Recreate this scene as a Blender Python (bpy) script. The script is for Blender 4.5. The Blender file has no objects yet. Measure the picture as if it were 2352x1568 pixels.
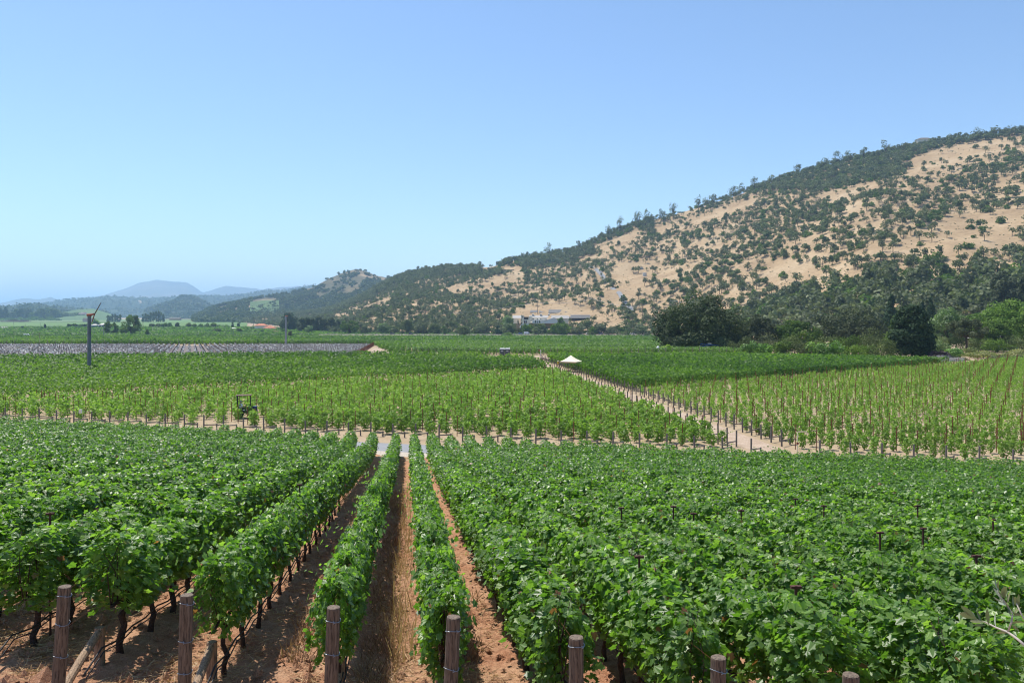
import bpy, bmesh, math, random
import numpy as np
from mathutils import Vector, Matrix

# ------------------------------------------------------------------ camera, sky, sun, exposure
sc = bpy.context.scene
R = math.radians
EYE = 10.6
cam_d = bpy.data.cameras.new("camera")
cam = bpy.data.objects.new("camera", cam_d)
sc.collection.objects.link(cam)
cam.location = (0, 0, EYE)
cam.rotation_euler = (R(90), 0, 0)
cam_d.sensor_width = 36
cam_d.lens = 28
cam_d.shift_y = -0.0264
cam_d.clip_start = 0.1
cam_d.clip_end = 90000
sc.camera = cam

SUN_EL, SUN_AZ = 63.0, -40.0      # azimuth measured from the view direction, negative is left
world = bpy.data.worlds.new("World")
sc.world = world
world.use_nodes = True
wn = world.node_tree
sky = wn.nodes.new("ShaderNodeTexSky")
sky.sky_type = 'NISHITA'
sky.sun_disc = False
sky.sun_elevation = R(SUN_EL)
sky.sun_rotation = R(SUN_AZ)
sky.altitude = 0
sky.air_density = 1.0
sky.dust_density = 0.35
sky.ozone_density = 5.8
bg = wn.nodes["Background"]
bg.inputs[1].default_value = 0.127
wn.links.new(sky.outputs[0], bg.inputs[0])

sun_d = bpy.data.lights.new("sun", 'SUN')
sun_d.energy = 5.0
sun_d.angle = R(0.5)
sun_d.color = (1.0, 0.95, 0.87)
sun = bpy.data.objects.new("sun", sun_d)
sc.collection.objects.link(sun)
sdir = Vector((math.sin(R(SUN_AZ)) * math.cos(R(SUN_EL)), math.cos(R(SUN_AZ)) * math.cos(R(SUN_EL)), math.sin(R(SUN_EL))))
sun.rotation_euler = (-sdir).to_track_quat('-Z', 'Y').to_euler()
sun.location = (-60, 0, 120)

sc.view_settings.view_transform = 'Standard'
sc.view_settings.look = 'None'
sc.view_settings.exposure = 0.38
sc.view_settings.gamma = 1.0
sc.cycles.max_bounces = 6
sc.cycles.transparent_max_bounces = 6
sc.cycles.volume_bounces = 1
sc.cycles.filter_width = 1.1
sc.cycles.use_denoising = True
sc.cycles.denoiser = 'OPENIMAGEDENOISE'
sc.cycles.denoising_prefilter = 'ACCURATE'

# ------------------------------------------------------------------ helpers
rng = np.random.default_rng(7)
random.seed(7)
COL = sc.collection
FU = 1830.3        # focal length in units of a 2352-wide picture
HZ = 722.0


def tag(o, label=None, cat=None, group=None, kind=None):
    if label: o["label"] = label
    if cat: o["category"] = cat
    if group: o["group"] = group
    if kind: o["kind"] = kind
    return o


def empty(name, loc=(0, 0, 0), rz=0.0):
    o = bpy.data.objects.new(name, None)
    o.empty_display_size = 0.3
    o.location = loc
    o.rotation_euler = (0, 0, rz)
    COL.objects.link(o)
    return o


def link(name, me, parent=None, loc=None, rz=None):
    o = bpy.data.objects.new(name, me)
    COL.objects.link(o)
    if parent is not None: o.parent = parent
    if loc is not None: o.location = loc
    if rz is not None: o.rotation_euler = (0, 0, rz)
    return o


def copy_tree(o, parent=None):
    c = o.copy()
    COL.objects.link(c)
    c.parent = parent
    for ch in list(o.children):
        copy_tree(ch, c)
    return c


ORD = "first second third fourth fifth sixth seventh eighth ninth tenth eleventh twelfth thirteenth fourteenth fifteenth sixteenth seventeenth eighteenth nineteenth twentieth".split()


def ordw(n):
    if n < 20: return ORD[n]
    n += 1
    s = 'th' if 10 < n % 100 < 14 else {1: 'st', 2: 'nd', 3: 'rd'}.get(n % 10, 'th')
    return f"{n}{s}"


def mesh_np(name, V, F, mats, tint=None, mi=None, smooth=False):
    """V (n,3); F (m,k) one face size; mats list; tint per face; mi material index per face"""
    V = np.asarray(V, np.float32); F = np.asarray(F, np.int32)
    me = bpy.data.meshes.new(name)
    k = F.shape[1]
    me.vertices.add(len(V)); me.loops.add(F.size); me.polygons.add(len(F))
    me.vertices.foreach_set("co", V.ravel())
    me.loops.foreach_set("vertex_index", F.ravel())
    me.polygons.foreach_set("loop_start", np.arange(0, F.size, k, dtype=np.int32))
    me.polygons.foreach_set("use_smooth", np.full(len(F), smooth, dtype=bool))
    for m in mats: me.materials.append(m)
    if mi is not None: me.polygons.foreach_set("material_index", np.asarray(mi, np.int32))
    me.update(calc_edges=True)
    if tint is not None:
        at = me.attributes.new("tint", 'FLOAT', 'FACE')
        at.data.foreach_set("value", np.asarray(tint, np.float32))
    return me


def nrm(a):
    return a / np.maximum(np.linalg.norm(a, axis=-1, keepdims=True), 1e-9)


# leaf templates: (verts, faces)
_r = [(0, 0), (.30, -.16), (.50, .06), (.40, .26), (.60, .52), (.30, .60), (0, 1.0)]
_L0V = [(x, y, -.22 * abs(x) - .16 * y * y + .06 * (abs(x) > .45)) for x, y in _r] + [(-x, y, -.22 * abs(x) - .16 * y * y + .06 * (abs(x) > .45)) for x, y in _r[1:-1]]
_L0F = [list(range(7)), [0, 6, 11, 10, 9, 8, 7]]
_L1V = [(0, 0, 0), (.5, .05, -.16), (.42, .62, -.22), (0, 1, -.15), (-.5, .05, -.16), (-.42, .62, -.22)]
_L1F = [[0, 1, 2, 3], [0, 3, 5, 4]]
_L2V = [(0, -.05, 0), (.5, .4, -.08), (0, 1, -.05), (-.5, .4, -.08)]
_L2F = [[0, 1, 2, 3]]
LOD = [(np.array(_L0V), np.array(_L0F)), (np.array(_L1V), np.array(_L1F)), (np.array(_L2V), np.array(_L2F))]


def leaf_geo(C, N, S, tint, lod, droop=1.0, rg=None):
    rg = rg or rng
    tv, tf = LOD[lod]
    N = nrm(N)
    G = rg.normal(size=C.shape) * .7
    G[:, 2] -= droop
    B = nrm(G - (G * N).sum(1, keepdims=True) * N)
    T = np.cross(B, N)
    S = np.broadcast_to(S, (len(C),))[:, None, None]
    t = tv[None]
    V = C[:, None] + S * (t[..., 0:1] * T[:, None] + t[..., 1:2] * B[:, None] + t[..., 2:3] * N[:, None])
    k = len(tv)
    F = tf[None] + (np.arange(len(C)) * k)[:, None, None]
    return V.reshape(-1, 3), F.reshape(-1, tf.shape[1]), np.repeat(tint, len(tf))


def hash2(ix, iy, seed):
    h = (ix.astype(np.int64) * 374761393 + iy.astype(np.int64) * 668265263 + seed * 1442695041) & 0xFFFFFFFF
    h = ((h ^ (h >> 13)) * 1274126177) & 0xFFFFFFFF
    return ((h ^ (h >> 16)) & 0xFFFF) / 65535.0


def vnoise(x, y, seed=0):
    x = np.asarray(x, float); y = np.asarray(y, float)
    ix = np.floor(x); iy = np.floor(y)
    fx = x - ix; fy = y - iy
    fx = fx * fx * (3 - 2 * fx); fy = fy * fy * (3 - 2 * fy)
    a = hash2(ix, iy, seed); b = hash2(ix + 1, iy, seed); c = hash2(ix, iy + 1, seed); d = hash2(ix + 1, iy + 1, seed)
    return (a + (b - a) * fx) + ((c + (d - c) * fx) - (a + (b - a) * fx)) * fy - .5


def fbm(x, y, seed=0, oct=4):
    s = 0; a = 1.0
    for i in range(oct):
        s = s + a * vnoise(np.asarray(x) * 2 ** i, np.asarray(y) * 2 ** i, seed + i); a *= .5
    return s


def inpoly(px, py, poly):
    px = np.asarray(px, float); py = np.asarray(py, float)
    r = np.zeros(px.shape, bool)
    n = len(poly)
    for i in range(n):
        x1, y1 = poly[i]; x2, y2 = poly[(i + 1) % n]
        c = ((y1 > py) != (y2 > py))
        with np.errstate(divide='ignore', invalid='ignore'):
            r ^= c & (px < (x2 - x1) * (py - y1) / (y2 - y1 + 1e-12) + x1)
    return r


# terrain: a vineyard slope falling to a valley floor that sinks very gently further out
GX, GY = 0.27, 0.963


def tt(x, y): return GX * x + GY * y


def ground(x, y):
    x = np.asarray(x, float); y = np.asarray(y, float)
    q = 6.8 - .133 * tt(x, y)
    s = np.where(q > 1.2, q, np.where(q < -1.2, 0, (q + 1.2) ** 2 / 4.8))
    return s - np.clip((y - 200) / 550, 0, 1) * 10


def at(X, Y):
    """point of the valley floor seen at X, Y of the 2352-wide picture"""
    v = (Y - HZ) / FU
    if v > .053: D = EYE / v
    elif v > .02747: D = 6.964 / (v - .01818)
    else: D = 20.6 / max(v, .0015)
    return np.array([(X - 1177) / FU * D, D, float(ground(0, D)) if D > 80 else 0.0])


def proj(x, y, z):
    return 1177 + FU * x / y, HZ - FU * (z - EYE) / y


def onscreen(x, y, z, m=60):
    X, Y = proj(x, y, z)
    return (y > .5) & (X > -m) & (X < 2352 + m) & (Y < 1568 + m)


# ------------------------------------------------------------------ materials
def mat(name):
    m = bpy.data.materials.new(name)
    m.use_nodes = True
    nt = m.node_tree
    return m, nt, nt.nodes["Principled BSDF"]


def ramp(nt, stops, fac=None):
    r = nt.nodes.new("ShaderNodeValToRGB")
    e = r.color_ramp.elements
    while len(e) < len(stops): e.new(.5)
    for i, (p, c) in enumerate(stops):
        e[i].position = p; e[i].color = (*c, 1)
    if fac is not None: nt.links.new(fac, r.inputs[0])
    return r


def noise(nt, scale, detail=4, rough=.6, vec=None, dim='3D'):
    n = nt.nodes.new("ShaderNodeTexNoise")
    n.inputs["Scale"].default_value = scale
    n.inputs["Detail"].default_value = detail
    n.inputs["Roughness"].default_value = rough
    if vec is not None: nt.links.new(vec, n.inputs["Vector"])
    return n


def coords(nt, kind="Object", scale=(1, 1, 1), rot=(0, 0, 0)):
    tc = nt.nodes.new("ShaderNodeTexCoord")
    mp = nt.nodes.new("ShaderNodeMapping")
    mp.inputs["Scale"].default_value = scale
    mp.inputs["Rotation"].default_value = rot
    nt.links.new(tc.outputs[kind], mp.inputs[0])
    return mp.outputs[0]


def mix(nt, a, b, fac, mode='MIX'):
    m = nt.nodes.new("ShaderNodeMix")
    m.data_type = 'RGBA'; m.blend_type = mode
    for s, v in ((m.inputs[0], fac), (m.inputs[6], a), (m.inputs[7], b)):
        if hasattr(v, "is_linked"): nt.links.new(v, s)
        elif isinstance(v, tuple): s.default_value = (*v, 1)
        else: s.default_value = v
    return m.outputs[2]


def bump(nt, p, h, strength, dist=.05):
    b = nt.nodes.new("ShaderNodeBump")
    b.inputs["Strength"].default_value = strength
    b.inputs["Distance"].default_value = dist
    nt.links.new(h, b.inputs["Height"])
    nt.links.new(b.outputs[0], p.inputs["Normal"])


def leaf_mat(name, stops, trans=.3, rough=.45, spec=.5, vary=.25, tcol=1.5):
    m, nt, p = mat(name)
    a = nt.nodes.new("ShaderNodeAttribute"); a.attribute_name = "tint"
    r = ramp(nt, stops, a.outputs["Fac"])
    oi = nt.nodes.new("ShaderNodeObjectInfo")
    hs = nt.nodes.new("ShaderNodeHueSaturation")
    mr = nt.nodes.new("ShaderNodeMapRange")
    mr.inputs[3].default_value = 1 - vary; mr.inputs[4].default_value = 1 + vary
    nt.links.new(oi.outputs["Random"], mr.inputs[0])
    nt.links.new(mr.outputs[0], hs.inputs["Value"])
    nt.links.new(r.outputs[0], hs.inputs["Color"])
    nt.links.new(hs.outputs[0], p.inputs["Base Color"])
    p.inputs["Roughness"].default_value = rough
    p.inputs["Specular IOR Level"].default_value = spec
    if trans > 0:
        t = nt.nodes.new("ShaderNodeBsdfTranslucent")
        c = mix(nt, hs.outputs[0], (tcol, tcol * 1.15, tcol * .55), 1.0, 'MULTIPLY')
        nt.links.new(c, t.inputs[0])
        ms = nt.nodes.new("ShaderNodeMixShader")
        ms.inputs[0].default_value = trans
        nt.links.new(p.outputs[0], ms.inputs[1]); nt.links.new(t.outputs[0], ms.inputs[2])
        nt.links.new(ms.outputs[0], nt.nodes["Material Output"].inputs[0])
    return m


def plain(name, col, rough=.7, var=.15, scale=6, metal=0.0, spec=.4, bmp=0.0):
    m, nt, p = mat(name)
    n = noise(nt, scale, 5, .6, coords(nt))
    lo = tuple(c * (1 - var) for c in col); hi = tuple(min(1, c * (1 + var)) for c in col)
    r = ramp(nt, [(.3, lo), (.7, hi)], n.outputs[0])
    nt.links.new(r.outputs[0], p.inputs["Base Color"])
    p.inputs["Roughness"].default_value = rough
    p.inputs["Metallic"].default_value = metal
    p.inputs["Specular IOR Level"].default_value = spec
    if bmp: bump(nt, p, n.outputs[0], bmp)
    return m


M = {}
M['vine'] = leaf_mat("vine_leaf", [(0, (.045, .100, .013)), (.40, (.084, .170, .022)), (.8, (.155, .262, .042)), (.965, (.26, .37, .06)), (.98, (.16, .07, .03)), (1, (.22, .10, .05))], trans=.40, rough=.43, spec=.55, vary=.10, tcol=2.1)
M['vine_far'] = leaf_mat("vine_leaf_distant", [(0, (.030, .078, .012)), (.45, (.072, .150, .022)), (1, (.155, .26, .040))], trans=.38, rough=.55, spec=.3, vary=.0)
M['vine_young'] = leaf_mat("young_vine_leaf", [(0, (.085, .165, .022)), (.5, (.155, .262, .040)), (1, (.26, .37, .065))], trans=.42, rough=.55, spec=.35, vary=.15)
M['oak'] = leaf_mat("oak_leaf", [(0, (.056, .078, .028)), (.5, (.105, .136, .050)), (1, (.175, .205, .085))], trans=.2, rough=.75, spec=.12, vary=.3)
M['oak_grey'] = leaf_mat("grey_oak_leaf", [(0, (.080, .098, .048)), (.5, (.135, .155, .080)), (1, (.21, .225, .125))], trans=.2, rough=.75, spec=.12, vary=.25)
M['oak_green'] = leaf_mat("green_tree_leaf", [(0, (.052, .098, .016)), (.5, (.10, .17, .028)), (1, (.16, .24, .044))], trans=.25, rough=.7, spec=.15, vary=.25)
M['oak_dark'] = leaf_mat("dark_oak_leaf", [(0, (.028, .042, .018)), (.5, (.055, .078, .030)), (1, (.105, .138, .055))], trans=.18, rough=.7, spec=.2, vary=.1)
M['oak_dusk'] = leaf_mat("dusky_oak_leaf", [(0, (.042, .055, .028)), (.5, (.074, .090, .046)), (1, (.12, .138, .074))], trans=.18, rough=.75, spec=.12, vary=.15)
M['bright'] = leaf_mat("bright_shrub_leaf", [(0, (.06, .13, .02)), (.5, (.11, .22, .035)), (1, (.19, .32, .06))], trans=.35, rough=.5, vary=.15)
M['yellowgreen'] = leaf_mat("yellow_green_leaf", [(0, (.13, .20, .012)), (.5, (.22, .32, .02)), (1, (.34, .44, .03))], trans=.4, rough=.5, vary=.1)
M['willow'] = leaf_mat("willow_leaf", [(0, (.08, .13, .045)), (.5, (.14, .21, .075)), (1, (.23, .31, .13))], trans=.35, rough=.5, vary=.1)
M['conifer'] = leaf_mat("conifer_needle", [(0, (.020, .042, .018)), (.5, (.036, .068, .028)), (1, (.058, .10, .042))], trans=.12, rough=.75, spec=.12, vary=.15)
M['olive'] = leaf_mat("olive_leaf", [(0, (.07, .10, .055)), (.6, (.12, .16, .09)), (1, (.30, .34, .26))], trans=.15, rough=.42, spec=.6, vary=.0)
M['lavender'] = leaf_mat("lavender_flower", [(0, (.10, .115, .09)), (.5, (.17, .165, .18)), (1, (.27, .24, .29))], trans=.2, rough=.7, vary=.1)
M['tallgrass'] = leaf_mat("tall_grass", [(0, (.10, .14, .04)), (.5, (.20, .22, .07)), (1, (.32, .30, .12))], trans=.3, rough=.7, vary=.1)
M['purple'] = leaf_mat("purple_shrub_leaf", [(0, (.03, .02, .022)), (.5, (.055, .03, .036)), (1, (.085, .05, .055))], trans=.15, rough=.6, vary=.1)
M['weed'] = leaf_mat("dry_weed", [(0, (.17, .10, .068)), (.5, (.33, .21, .14)), (1, (.55, .41, .26))], trans=.2, rough=.8, spec=.2, vary=0)
M['straw'] = leaf_mat("straw", [(0, (.25, .14, .07)), (.5, (.45, .30, .15)), (1, (.66, .50, .30))], trans=.1, rough=.75, spec=.3, vary=0)
M['bark'] = plain("bark", (.075, .055, .042), .9, .35, 8, bmp=.6)
M['vinebark'] = plain("vine_bark", (.060, .038, .028), .95, .45, 40, bmp=.8)
M['bark_grey'] = plain("grey_bark", (.16, .135, .11), .9, .3, 5)
M['rust'] = plain("rusty_steel", (.21, .062, .028), .8, .4, 25)
M['white'] = plain("white_paint", (.80, .79, .76), .5, .04, 2)
M['offwhite'] = plain("offwhite_wall", (.93, .82, .64), .7, .05, .6)
M['canvas'] = plain("cream_canvas", (.80, .70, .52), .8, .05, 1.5)
M['canvas_edge'] = plain("tan_canvas", (.48, .33, .19), .8, .06, 3)
M['greyroof'] = plain("grey_metal_roof", (.38, .355, .32), .45, .12, .5)
M['solar'] = plain("solar_panel", (.14, .132, .122), .55, .2, .4, spec=.3)
M['terracotta'] = plain("terracotta_tile", (.48, .17, .085), .8, .2, 1.2)
M['darkgrey'] = plain("dark_grey_plastic", (.075, .085, .10), .5, .12, 4)
M['midgrey'] = plain("grey_plastic", (.24, .26, .29), .5, .1, 6)
M['steel'] = plain("galvanised_steel", (.26, .29, .32), .45, .14, 1.2, metal=.55)
M['bluegrey'] = plain("blue_grey_steel", (.11, .15, .19), .42, .22, .9, metal=.3)
M['orange'] = plain("orange_paint", (.32, .095, .055), .55, .2, 8)
M['black'] = plain("black_rubber", (.015, .015, .017), .6, .2, 10)
M['glass'] = plain("dark_glass", (.02, .025, .03), .1, .1, 2, spec=.8)
M['blue'] = plain("blue_paint", (.02, .10, .36), .4, .12, 4)
M['navy'] = plain("navy_car_paint", (.012, .035, .12), .25, .1, 3, spec=.7)
M['yellow'] = plain("yellow_plastic", (.70, .45, .05), .45, .08, 6)
M['red'] = plain("red_paint", (.48, .06, .05), .45, .15, 6)
M['skin'] = plain("skin", (.36, .20, .13), .6, .05, 10)
M['shirt_dark'] = plain("dark_cloth", (.03, .035, .05), .9, .15, 12)
M['concrete'] = plain("pale_concrete", (.60, .58, .53), .85, .1, 2)
M['wire'] = plain("power_cable", (.55, .58, .60), .4, .05, 1)
M['gravel'] = plain("gravel", (.42, .36, .29), .95, .4, 9, bmp=.7)
M['brownwall'] = plain("brown_timber", (.12, .07, .05), .8, .2, 3)


def wood_mat(name, c0, c1, c2):
    m, nt, p = mat(name)
    v = coords(nt, "Object", (9, 9, .7))
    n = noise(nt, 5, 6, .7, v)
    r = ramp(nt, [(.28, c0), (.5, c1), (.75, c2)], n.outputs[0])
    n2 = noise(nt, 60, 3, .6, coords(nt, "Object", (1, 1, .12)))
    k = ramp(nt, [(.38, (.25, .25, .25)), (.5, (1, 1, 1))], n2.outputs[0])
    nt.links.new(mix(nt, r.outputs[0], k.outputs[0], .8, 'MULTIPLY'), p.inputs["Base Color"])
    p.inputs["Roughness"].default_value = .85
    bump(nt, p, n2.outputs[0], .6, .01)
    return m


M['wood'] = wood_mat("weathered_brown_wood", (.075, .052, .036), (.15, .108, .074), (.25, .19, .135))
M['wood_tan'] = wood_mat("tan_wood", (.20, .13, .08), (.33, .22, .135), (.46, .33, .21))
M['wood_grey'] = wood_mat("weathered_grey_wood", (.10, .085, .075), (.19, .165, .145), (.30, .26, .22))


def soil_mat():
    m, nt, p = mat("red_soil")
    v = coords(nt)
    n1 = noise(nt, .9, 5, .65, v)
    n2 = noise(nt, 14, 6, .7, v)
    n3 = noise(nt, 55, 4, .7, v)
    c1 = ramp(nt, [(.32, (.29, .135, .078)), (.5, (.41, .215, .130)), (.68, (.52, .33, .215))], n2.outputs[0])
    c2 = ramp(nt, [(.35, (.36, .175, .10)), (.62, (.55, .38, .25))], n1.outputs[0])
    c = mix(nt, c1.outputs[0], c2.outputs[0], .45)
    k = ramp(nt, [(.35, (.55, .5, .48)), (.6, (1.12, 1.08, 1.02))], n3.outputs[0])
    nt.links.new(mix(nt, c, k.outputs[0], .9, 'MULTIPLY'), p.inputs["Base Color"])
    p.inputs["Roughness"].default_value = .95
    p.inputs["Specular IOR Level"].default_value = .15
    bump(nt, p, n2.outputs[0], .9, .06)
    return m


M['soil'] = soil_mat()


def ground_mat():
    m, nt, p = mat("pale_dry_soil")
    v = coords(nt)
    n1 = noise(nt, .25, 6, .65, v)
    n2 = noise(nt, 3.2, 6, .7, v)
    c = mix(nt, ramp(nt, [(.3, (.26, .19, .118)), (.55, (.36, .275, .178)), (.75, (.45, .36, .25))], n2.outputs[0]).outputs[0],
            ramp(nt, [(.35, (.31, .22, .135)), (.65, (.43, .335, .24))], n1.outputs[0]).outputs[0], .45)
    # straw-coloured dry grass tufts
    n3 = noise(nt, 9, 3, .6, v)
    t = ramp(nt, [(.56, (0, 0, 0)), (.66, (1, 1, 1))], n3.outputs[0])
    c = mix(nt, c, (.33, .27, .12), t.outputs[0])
    nt.links.new(c, p.inputs["Base Color"])
    p.inputs["Roughness"].default_value = .95
    p.inputs["Specular IOR Level"].default_value = .15
    bump(nt, p, n2.outputs[0], .7, .08)
    return m


M['ground'] = ground_mat()


def green_field_mat(name, c0, c1, c2, sx=.5):
    m, nt, p = mat(name)
    v = coords(nt, "Object", (sx, 1.4, 1), (0, 0, R(7)))
    n1 = noise(nt, .35, 6, .75, v)
    n2 = noise(nt, .012, 4, .6, coords(nt, "Object", (.4, 1, 1)))
    r = ramp(nt, [(.36, c0), (.5, c1), (.64, c2)], n1.outputs[0])
    k = ramp(nt, [(.35, (.72, .76, .7)), (.65, (1.2, 1.15, 1.1))], n2.outputs[0])
    nt.links.new(mix(nt, r.outputs[0], k.outputs[0], 1.0, 'MULTIPLY'), p.inputs["Base Color"])
    p.inputs["Roughness"].default_value = .8
    p.inputs["Specular IOR Level"].default_value = .2
    bump(nt, p, n1.outputs[0], .8, .8)
    return m


M['fargreen'] = green_field_mat("distant_vineyard", (.055, .115, .026), (.098, .18, .040), (.145, .24, .056))


def asphalt_mat():
    m, nt, p = mat("grey_road")
    n = noise(nt, 1.2, 6, .6, coords(nt)); n2 = noise(nt, 40, 3, .6, coords(nt))
    r = ramp(nt, [(.3, (.20, .205, .21)), (.7, (.27, .275, .28))], n.outputs[0])
    k = ramp(nt, [(.35, (.8, .8, .8)), (.65, (1.1, 1.1, 1.1))], n2.outputs[0])
    nt.links.new(mix(nt, r.outputs[0], k.outputs[0], 1.0, 'MULTIPLY'), p.inputs["Base Color"])
    p.inputs["Roughness"].default_value = .9
    return m


M['asphalt'] = asphalt_mat()


def hill_mat(name, lo, mid, hi, sc1=.02, sc2=.25, patch=None):
    m, nt, p = mat(name)
    v = coords(nt)
    n1 = noise(nt, sc1, 6, .62, v); n2 = noise(nt, sc2, 6, .7, coords(nt, "Object", (1, 1, 3)))
    r = ramp(nt, [(.3, lo), (.5, mid), (.7, hi)], n1.outputs[0])
    k = ramp(nt, [(.3, (.68, .66, .62)), (.5, (1, 1, 1)), (.7, (1.12, 1.1, 1.08))], n2.outputs[0])
    c = mix(nt, r.outputs[0], k.outputs[0], .9, 'MULTIPLY')
    if patch:
        n3 = noise(nt, patch[1], 4, .6, v)
        t = ramp(nt, [(patch[2], (0, 0, 0)), (patch[2] + .03, (1, 1, 1))], n3.outputs[0])
        c = mix(nt, c, patch[0], t.outputs[0])
    nt.links.new(c, p.inputs["Base Color"])
    p.inputs["Roughness"].default_value = .95
    p.inputs["Specular IOR Level"].default_value = .1
    bump(nt, p, n2.outputs[0], .6, 1.0)
    return m


M['drygrass'] = hill_mat("dry_hill_grass", (.285, .197, .112), (.37, .265, .155), (.45, .34, .212))
M['forest1'] = hill_mat("wooded_hill", (.022, .040, .018), (.035, .058, .024), (.055, .080, .034), .01, .06, ((.42, .30, .19), .004, .67))
M['forest2'] = hill_mat("distant_wooded_hill", (.026, .040, .026), (.038, .055, .034), (.054, .072, .042), .004, .02, ((.38, .28, .18), .0022, .68))
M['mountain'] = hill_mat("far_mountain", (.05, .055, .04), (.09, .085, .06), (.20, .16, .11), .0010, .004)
M['vinehill'] = green_field_mat("vineyard_mound", (.045, .09, .025), (.07, .13, .034), (.10, .165, .042))


# ------------------------------------------------------------------ solid builder
class MB:
    def __init__(s): s.v = []; s.f = []; s.mi = []

    def add(s, vs, fs, mi=0):
        o = len(s.v)
        s.v += [tuple(v) for v in vs]
        s.f += [[i + o for i in f] for f in fs]
        s.mi += [mi] * len(fs)
        return s

    def box(s, c, d, rz=0, mi=0, top=1.0):
        cx, cy, cz = c; dx, dy, dz = (k / 2 for k in d)
        co, si = math.cos(rz), math.sin(rz)
        vs = []
        for z, k in ((-dz, 1), (dz, top)):
            for x, y in ((-dx * k, -dy * k), (dx * k, -dy * k), (dx * k, dy * k), (-dx * k, dy * k)):
                vs.append((cx + x * co - y * si, cy + x * si + y * co, cz + z))
        return s.add(vs, [[3, 2, 1, 0], [4, 5, 6, 7], [0, 1, 5, 4], [1, 2, 6, 5], [2, 3, 7, 6], [3, 0, 4, 7]], mi)

    def gable(s, c, d, h, mi=0, over=.0):
        """gable roof, ridge along x, base at c (z = eaves)"""
        cx, cy, cz = c; dx, dy = d[0] / 2 + over, d[1] / 2 + over
        vs = [(cx - dx, cy - dy, cz), (cx + dx, cy - dy, cz), (cx + dx, cy + dy, cz), (cx - dx, cy + dy, cz), (cx - dx, cy, cz + h), (cx + dx, cy, cz + h)]
        return s.add(vs, [[0, 1, 5, 4], [2, 3, 4, 5], [1, 2, 5], [3, 0, 4], [3, 2, 1, 0]], mi)

    def hip(s, c, d, h, mi=0, over=.0, ridge=.4):
        cx, cy, cz = c; dx, dy = d[0] / 2 + over, d[1] / 2 + over; rx = dx * ridge
        vs = [(cx - dx, cy - dy, cz), (cx + dx, cy - dy, cz), (cx + dx, cy + dy, cz), (cx - dx, cy + dy, cz), (cx - rx, cy, cz + h), (cx + rx, cy, cz + h)]
        return s.add(vs, [[0, 1, 5, 4], [2, 3, 4, 5], [1, 2, 5], [3, 0, 4], [3, 2, 1, 0]], mi)

    def tube(s, pts, rad, n=8, mi=0, cap=True):
        pts = [Vector(p) for p in pts]
        rad = rad if hasattr(rad, '__len__') else [rad] * len(pts)
        vs = []; fs = []
        for i, p in enumerate(pts):
            d = (pts[min(i + 1, len(pts) - 1)] - pts[max(i - 1, 0)]).normalized()
            a = d.orthogonal().normalized() if abs(d.z) < .9 else Vector((1, 0, 0)).cross(d).normalized()
            b = d.cross(a)
            for k in range(n):
                t = 2 * math.pi * k / n
                vs.append(p + (a * math.cos(t) + b * math.sin(t)) * rad[i])
        for i in range(len(pts) - 1):
            for k in range(n):
                fs.append([i * n + k, i * n + (k + 1) % n, (i + 1) * n + (k + 1) % n, (i + 1) * n + k])
        if cap:
            fs.append(list(range(n))[::-1]); fs.append([(len(pts) - 1) * n + k for k in range(n)])
        return s.add(vs, fs, mi)

    def lathe(s, prof, c=(0, 0, 0), n=16, mi=0):
        vs = []; fs = []
        for r, z in prof:
            for k in range(n):
                t = 2 * math.pi * k / n
                vs.append((c[0] + r * math.cos(t), c[1] + r * math.sin(t), c[2] + z))
        for i in range(len(prof) - 1):
            for k in range(n):
                fs.append([i * n + k, i * n + (k + 1) % n, (i + 1) * n + (k + 1) % n, (i + 1) * n + k])
        return s.add(vs, fs, mi)

    def mesh(s, name, mats, smooth=False):
        me = bpy.data.meshes.new(name)
        me.from_pydata(s.v, [], s.f)
        for m in (mats if isinstance(mats, (list, tuple)) else [mats]): me.materials.append(m)
        me.polygons.foreach_set("material_index", np.array(s.mi, np.int32))
        if smooth: me.polygons.foreach_set("use_smooth", np.ones(len(s.f), bool))
        me.update()
        return me

    def build(s, name, mats, parent=None, smooth=False, loc=None, rz=None):
        return link(name, s.mesh(name, mats, smooth), parent, loc, rz)


def grid_mesh(name, X, Y, Z, m, smooth=True, mi=None):
    h, w = X.shape
    V = np.stack([X, Y, Z], -1).reshape(-1, 3)
    i = np.arange(h * w).reshape(h, w)
    F = np.stack([i[:-1, :-1], i[:-1, 1:], i[1:, 1:], i[1:, :-1]], -1).reshape(-1, 4)
    return mesh_np(name, V, F, m if isinstance(m, list) else [m], smooth=smooth, mi=mi)


# ------------------------------------------------------------------ ground, roads
xs = np.concatenate([-np.geomspace(30000, 160, 26), np.linspace(-150, 150, 121), np.geomspace(160, 30000, 26)])
ys = np.concatenate([[-400, -150, -60, -20], np.linspace(-10, 90, 51), np.linspace(95, 240, 30), np.geomspace(250, 760, 26), np.geomspace(800, 40000, 26)])
X, Y = np.meshgrid(xs, ys)
tag(link("ground", grid_mesh("ground", X, Y, ground(X, Y) - .06 * (tt(X, Y) < 53), M['ground'])), "pale dry soil of the valley floor and slope", kind='structure')

RX, RY = -.129, .9916          # direction of the near rows
NX, NY = .9916, .129           # across the near rows


def strip_sheet(name, pts0, pts1, m, dz, n=2, label=None):
    p0 = np.array(pts0, float); p1 = np.array(pts1, float)
    k = np.linspace(0, 1, n)[:, None, None]
    P = p0[None] * (1 - k) + p1[None] * k
    X, Y = P[..., 0], P[..., 1]
    o = link(name, grid_mesh(name, X, Y, ground(X, Y) + dz, m))
    return tag(o, label, kind='structure')


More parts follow.
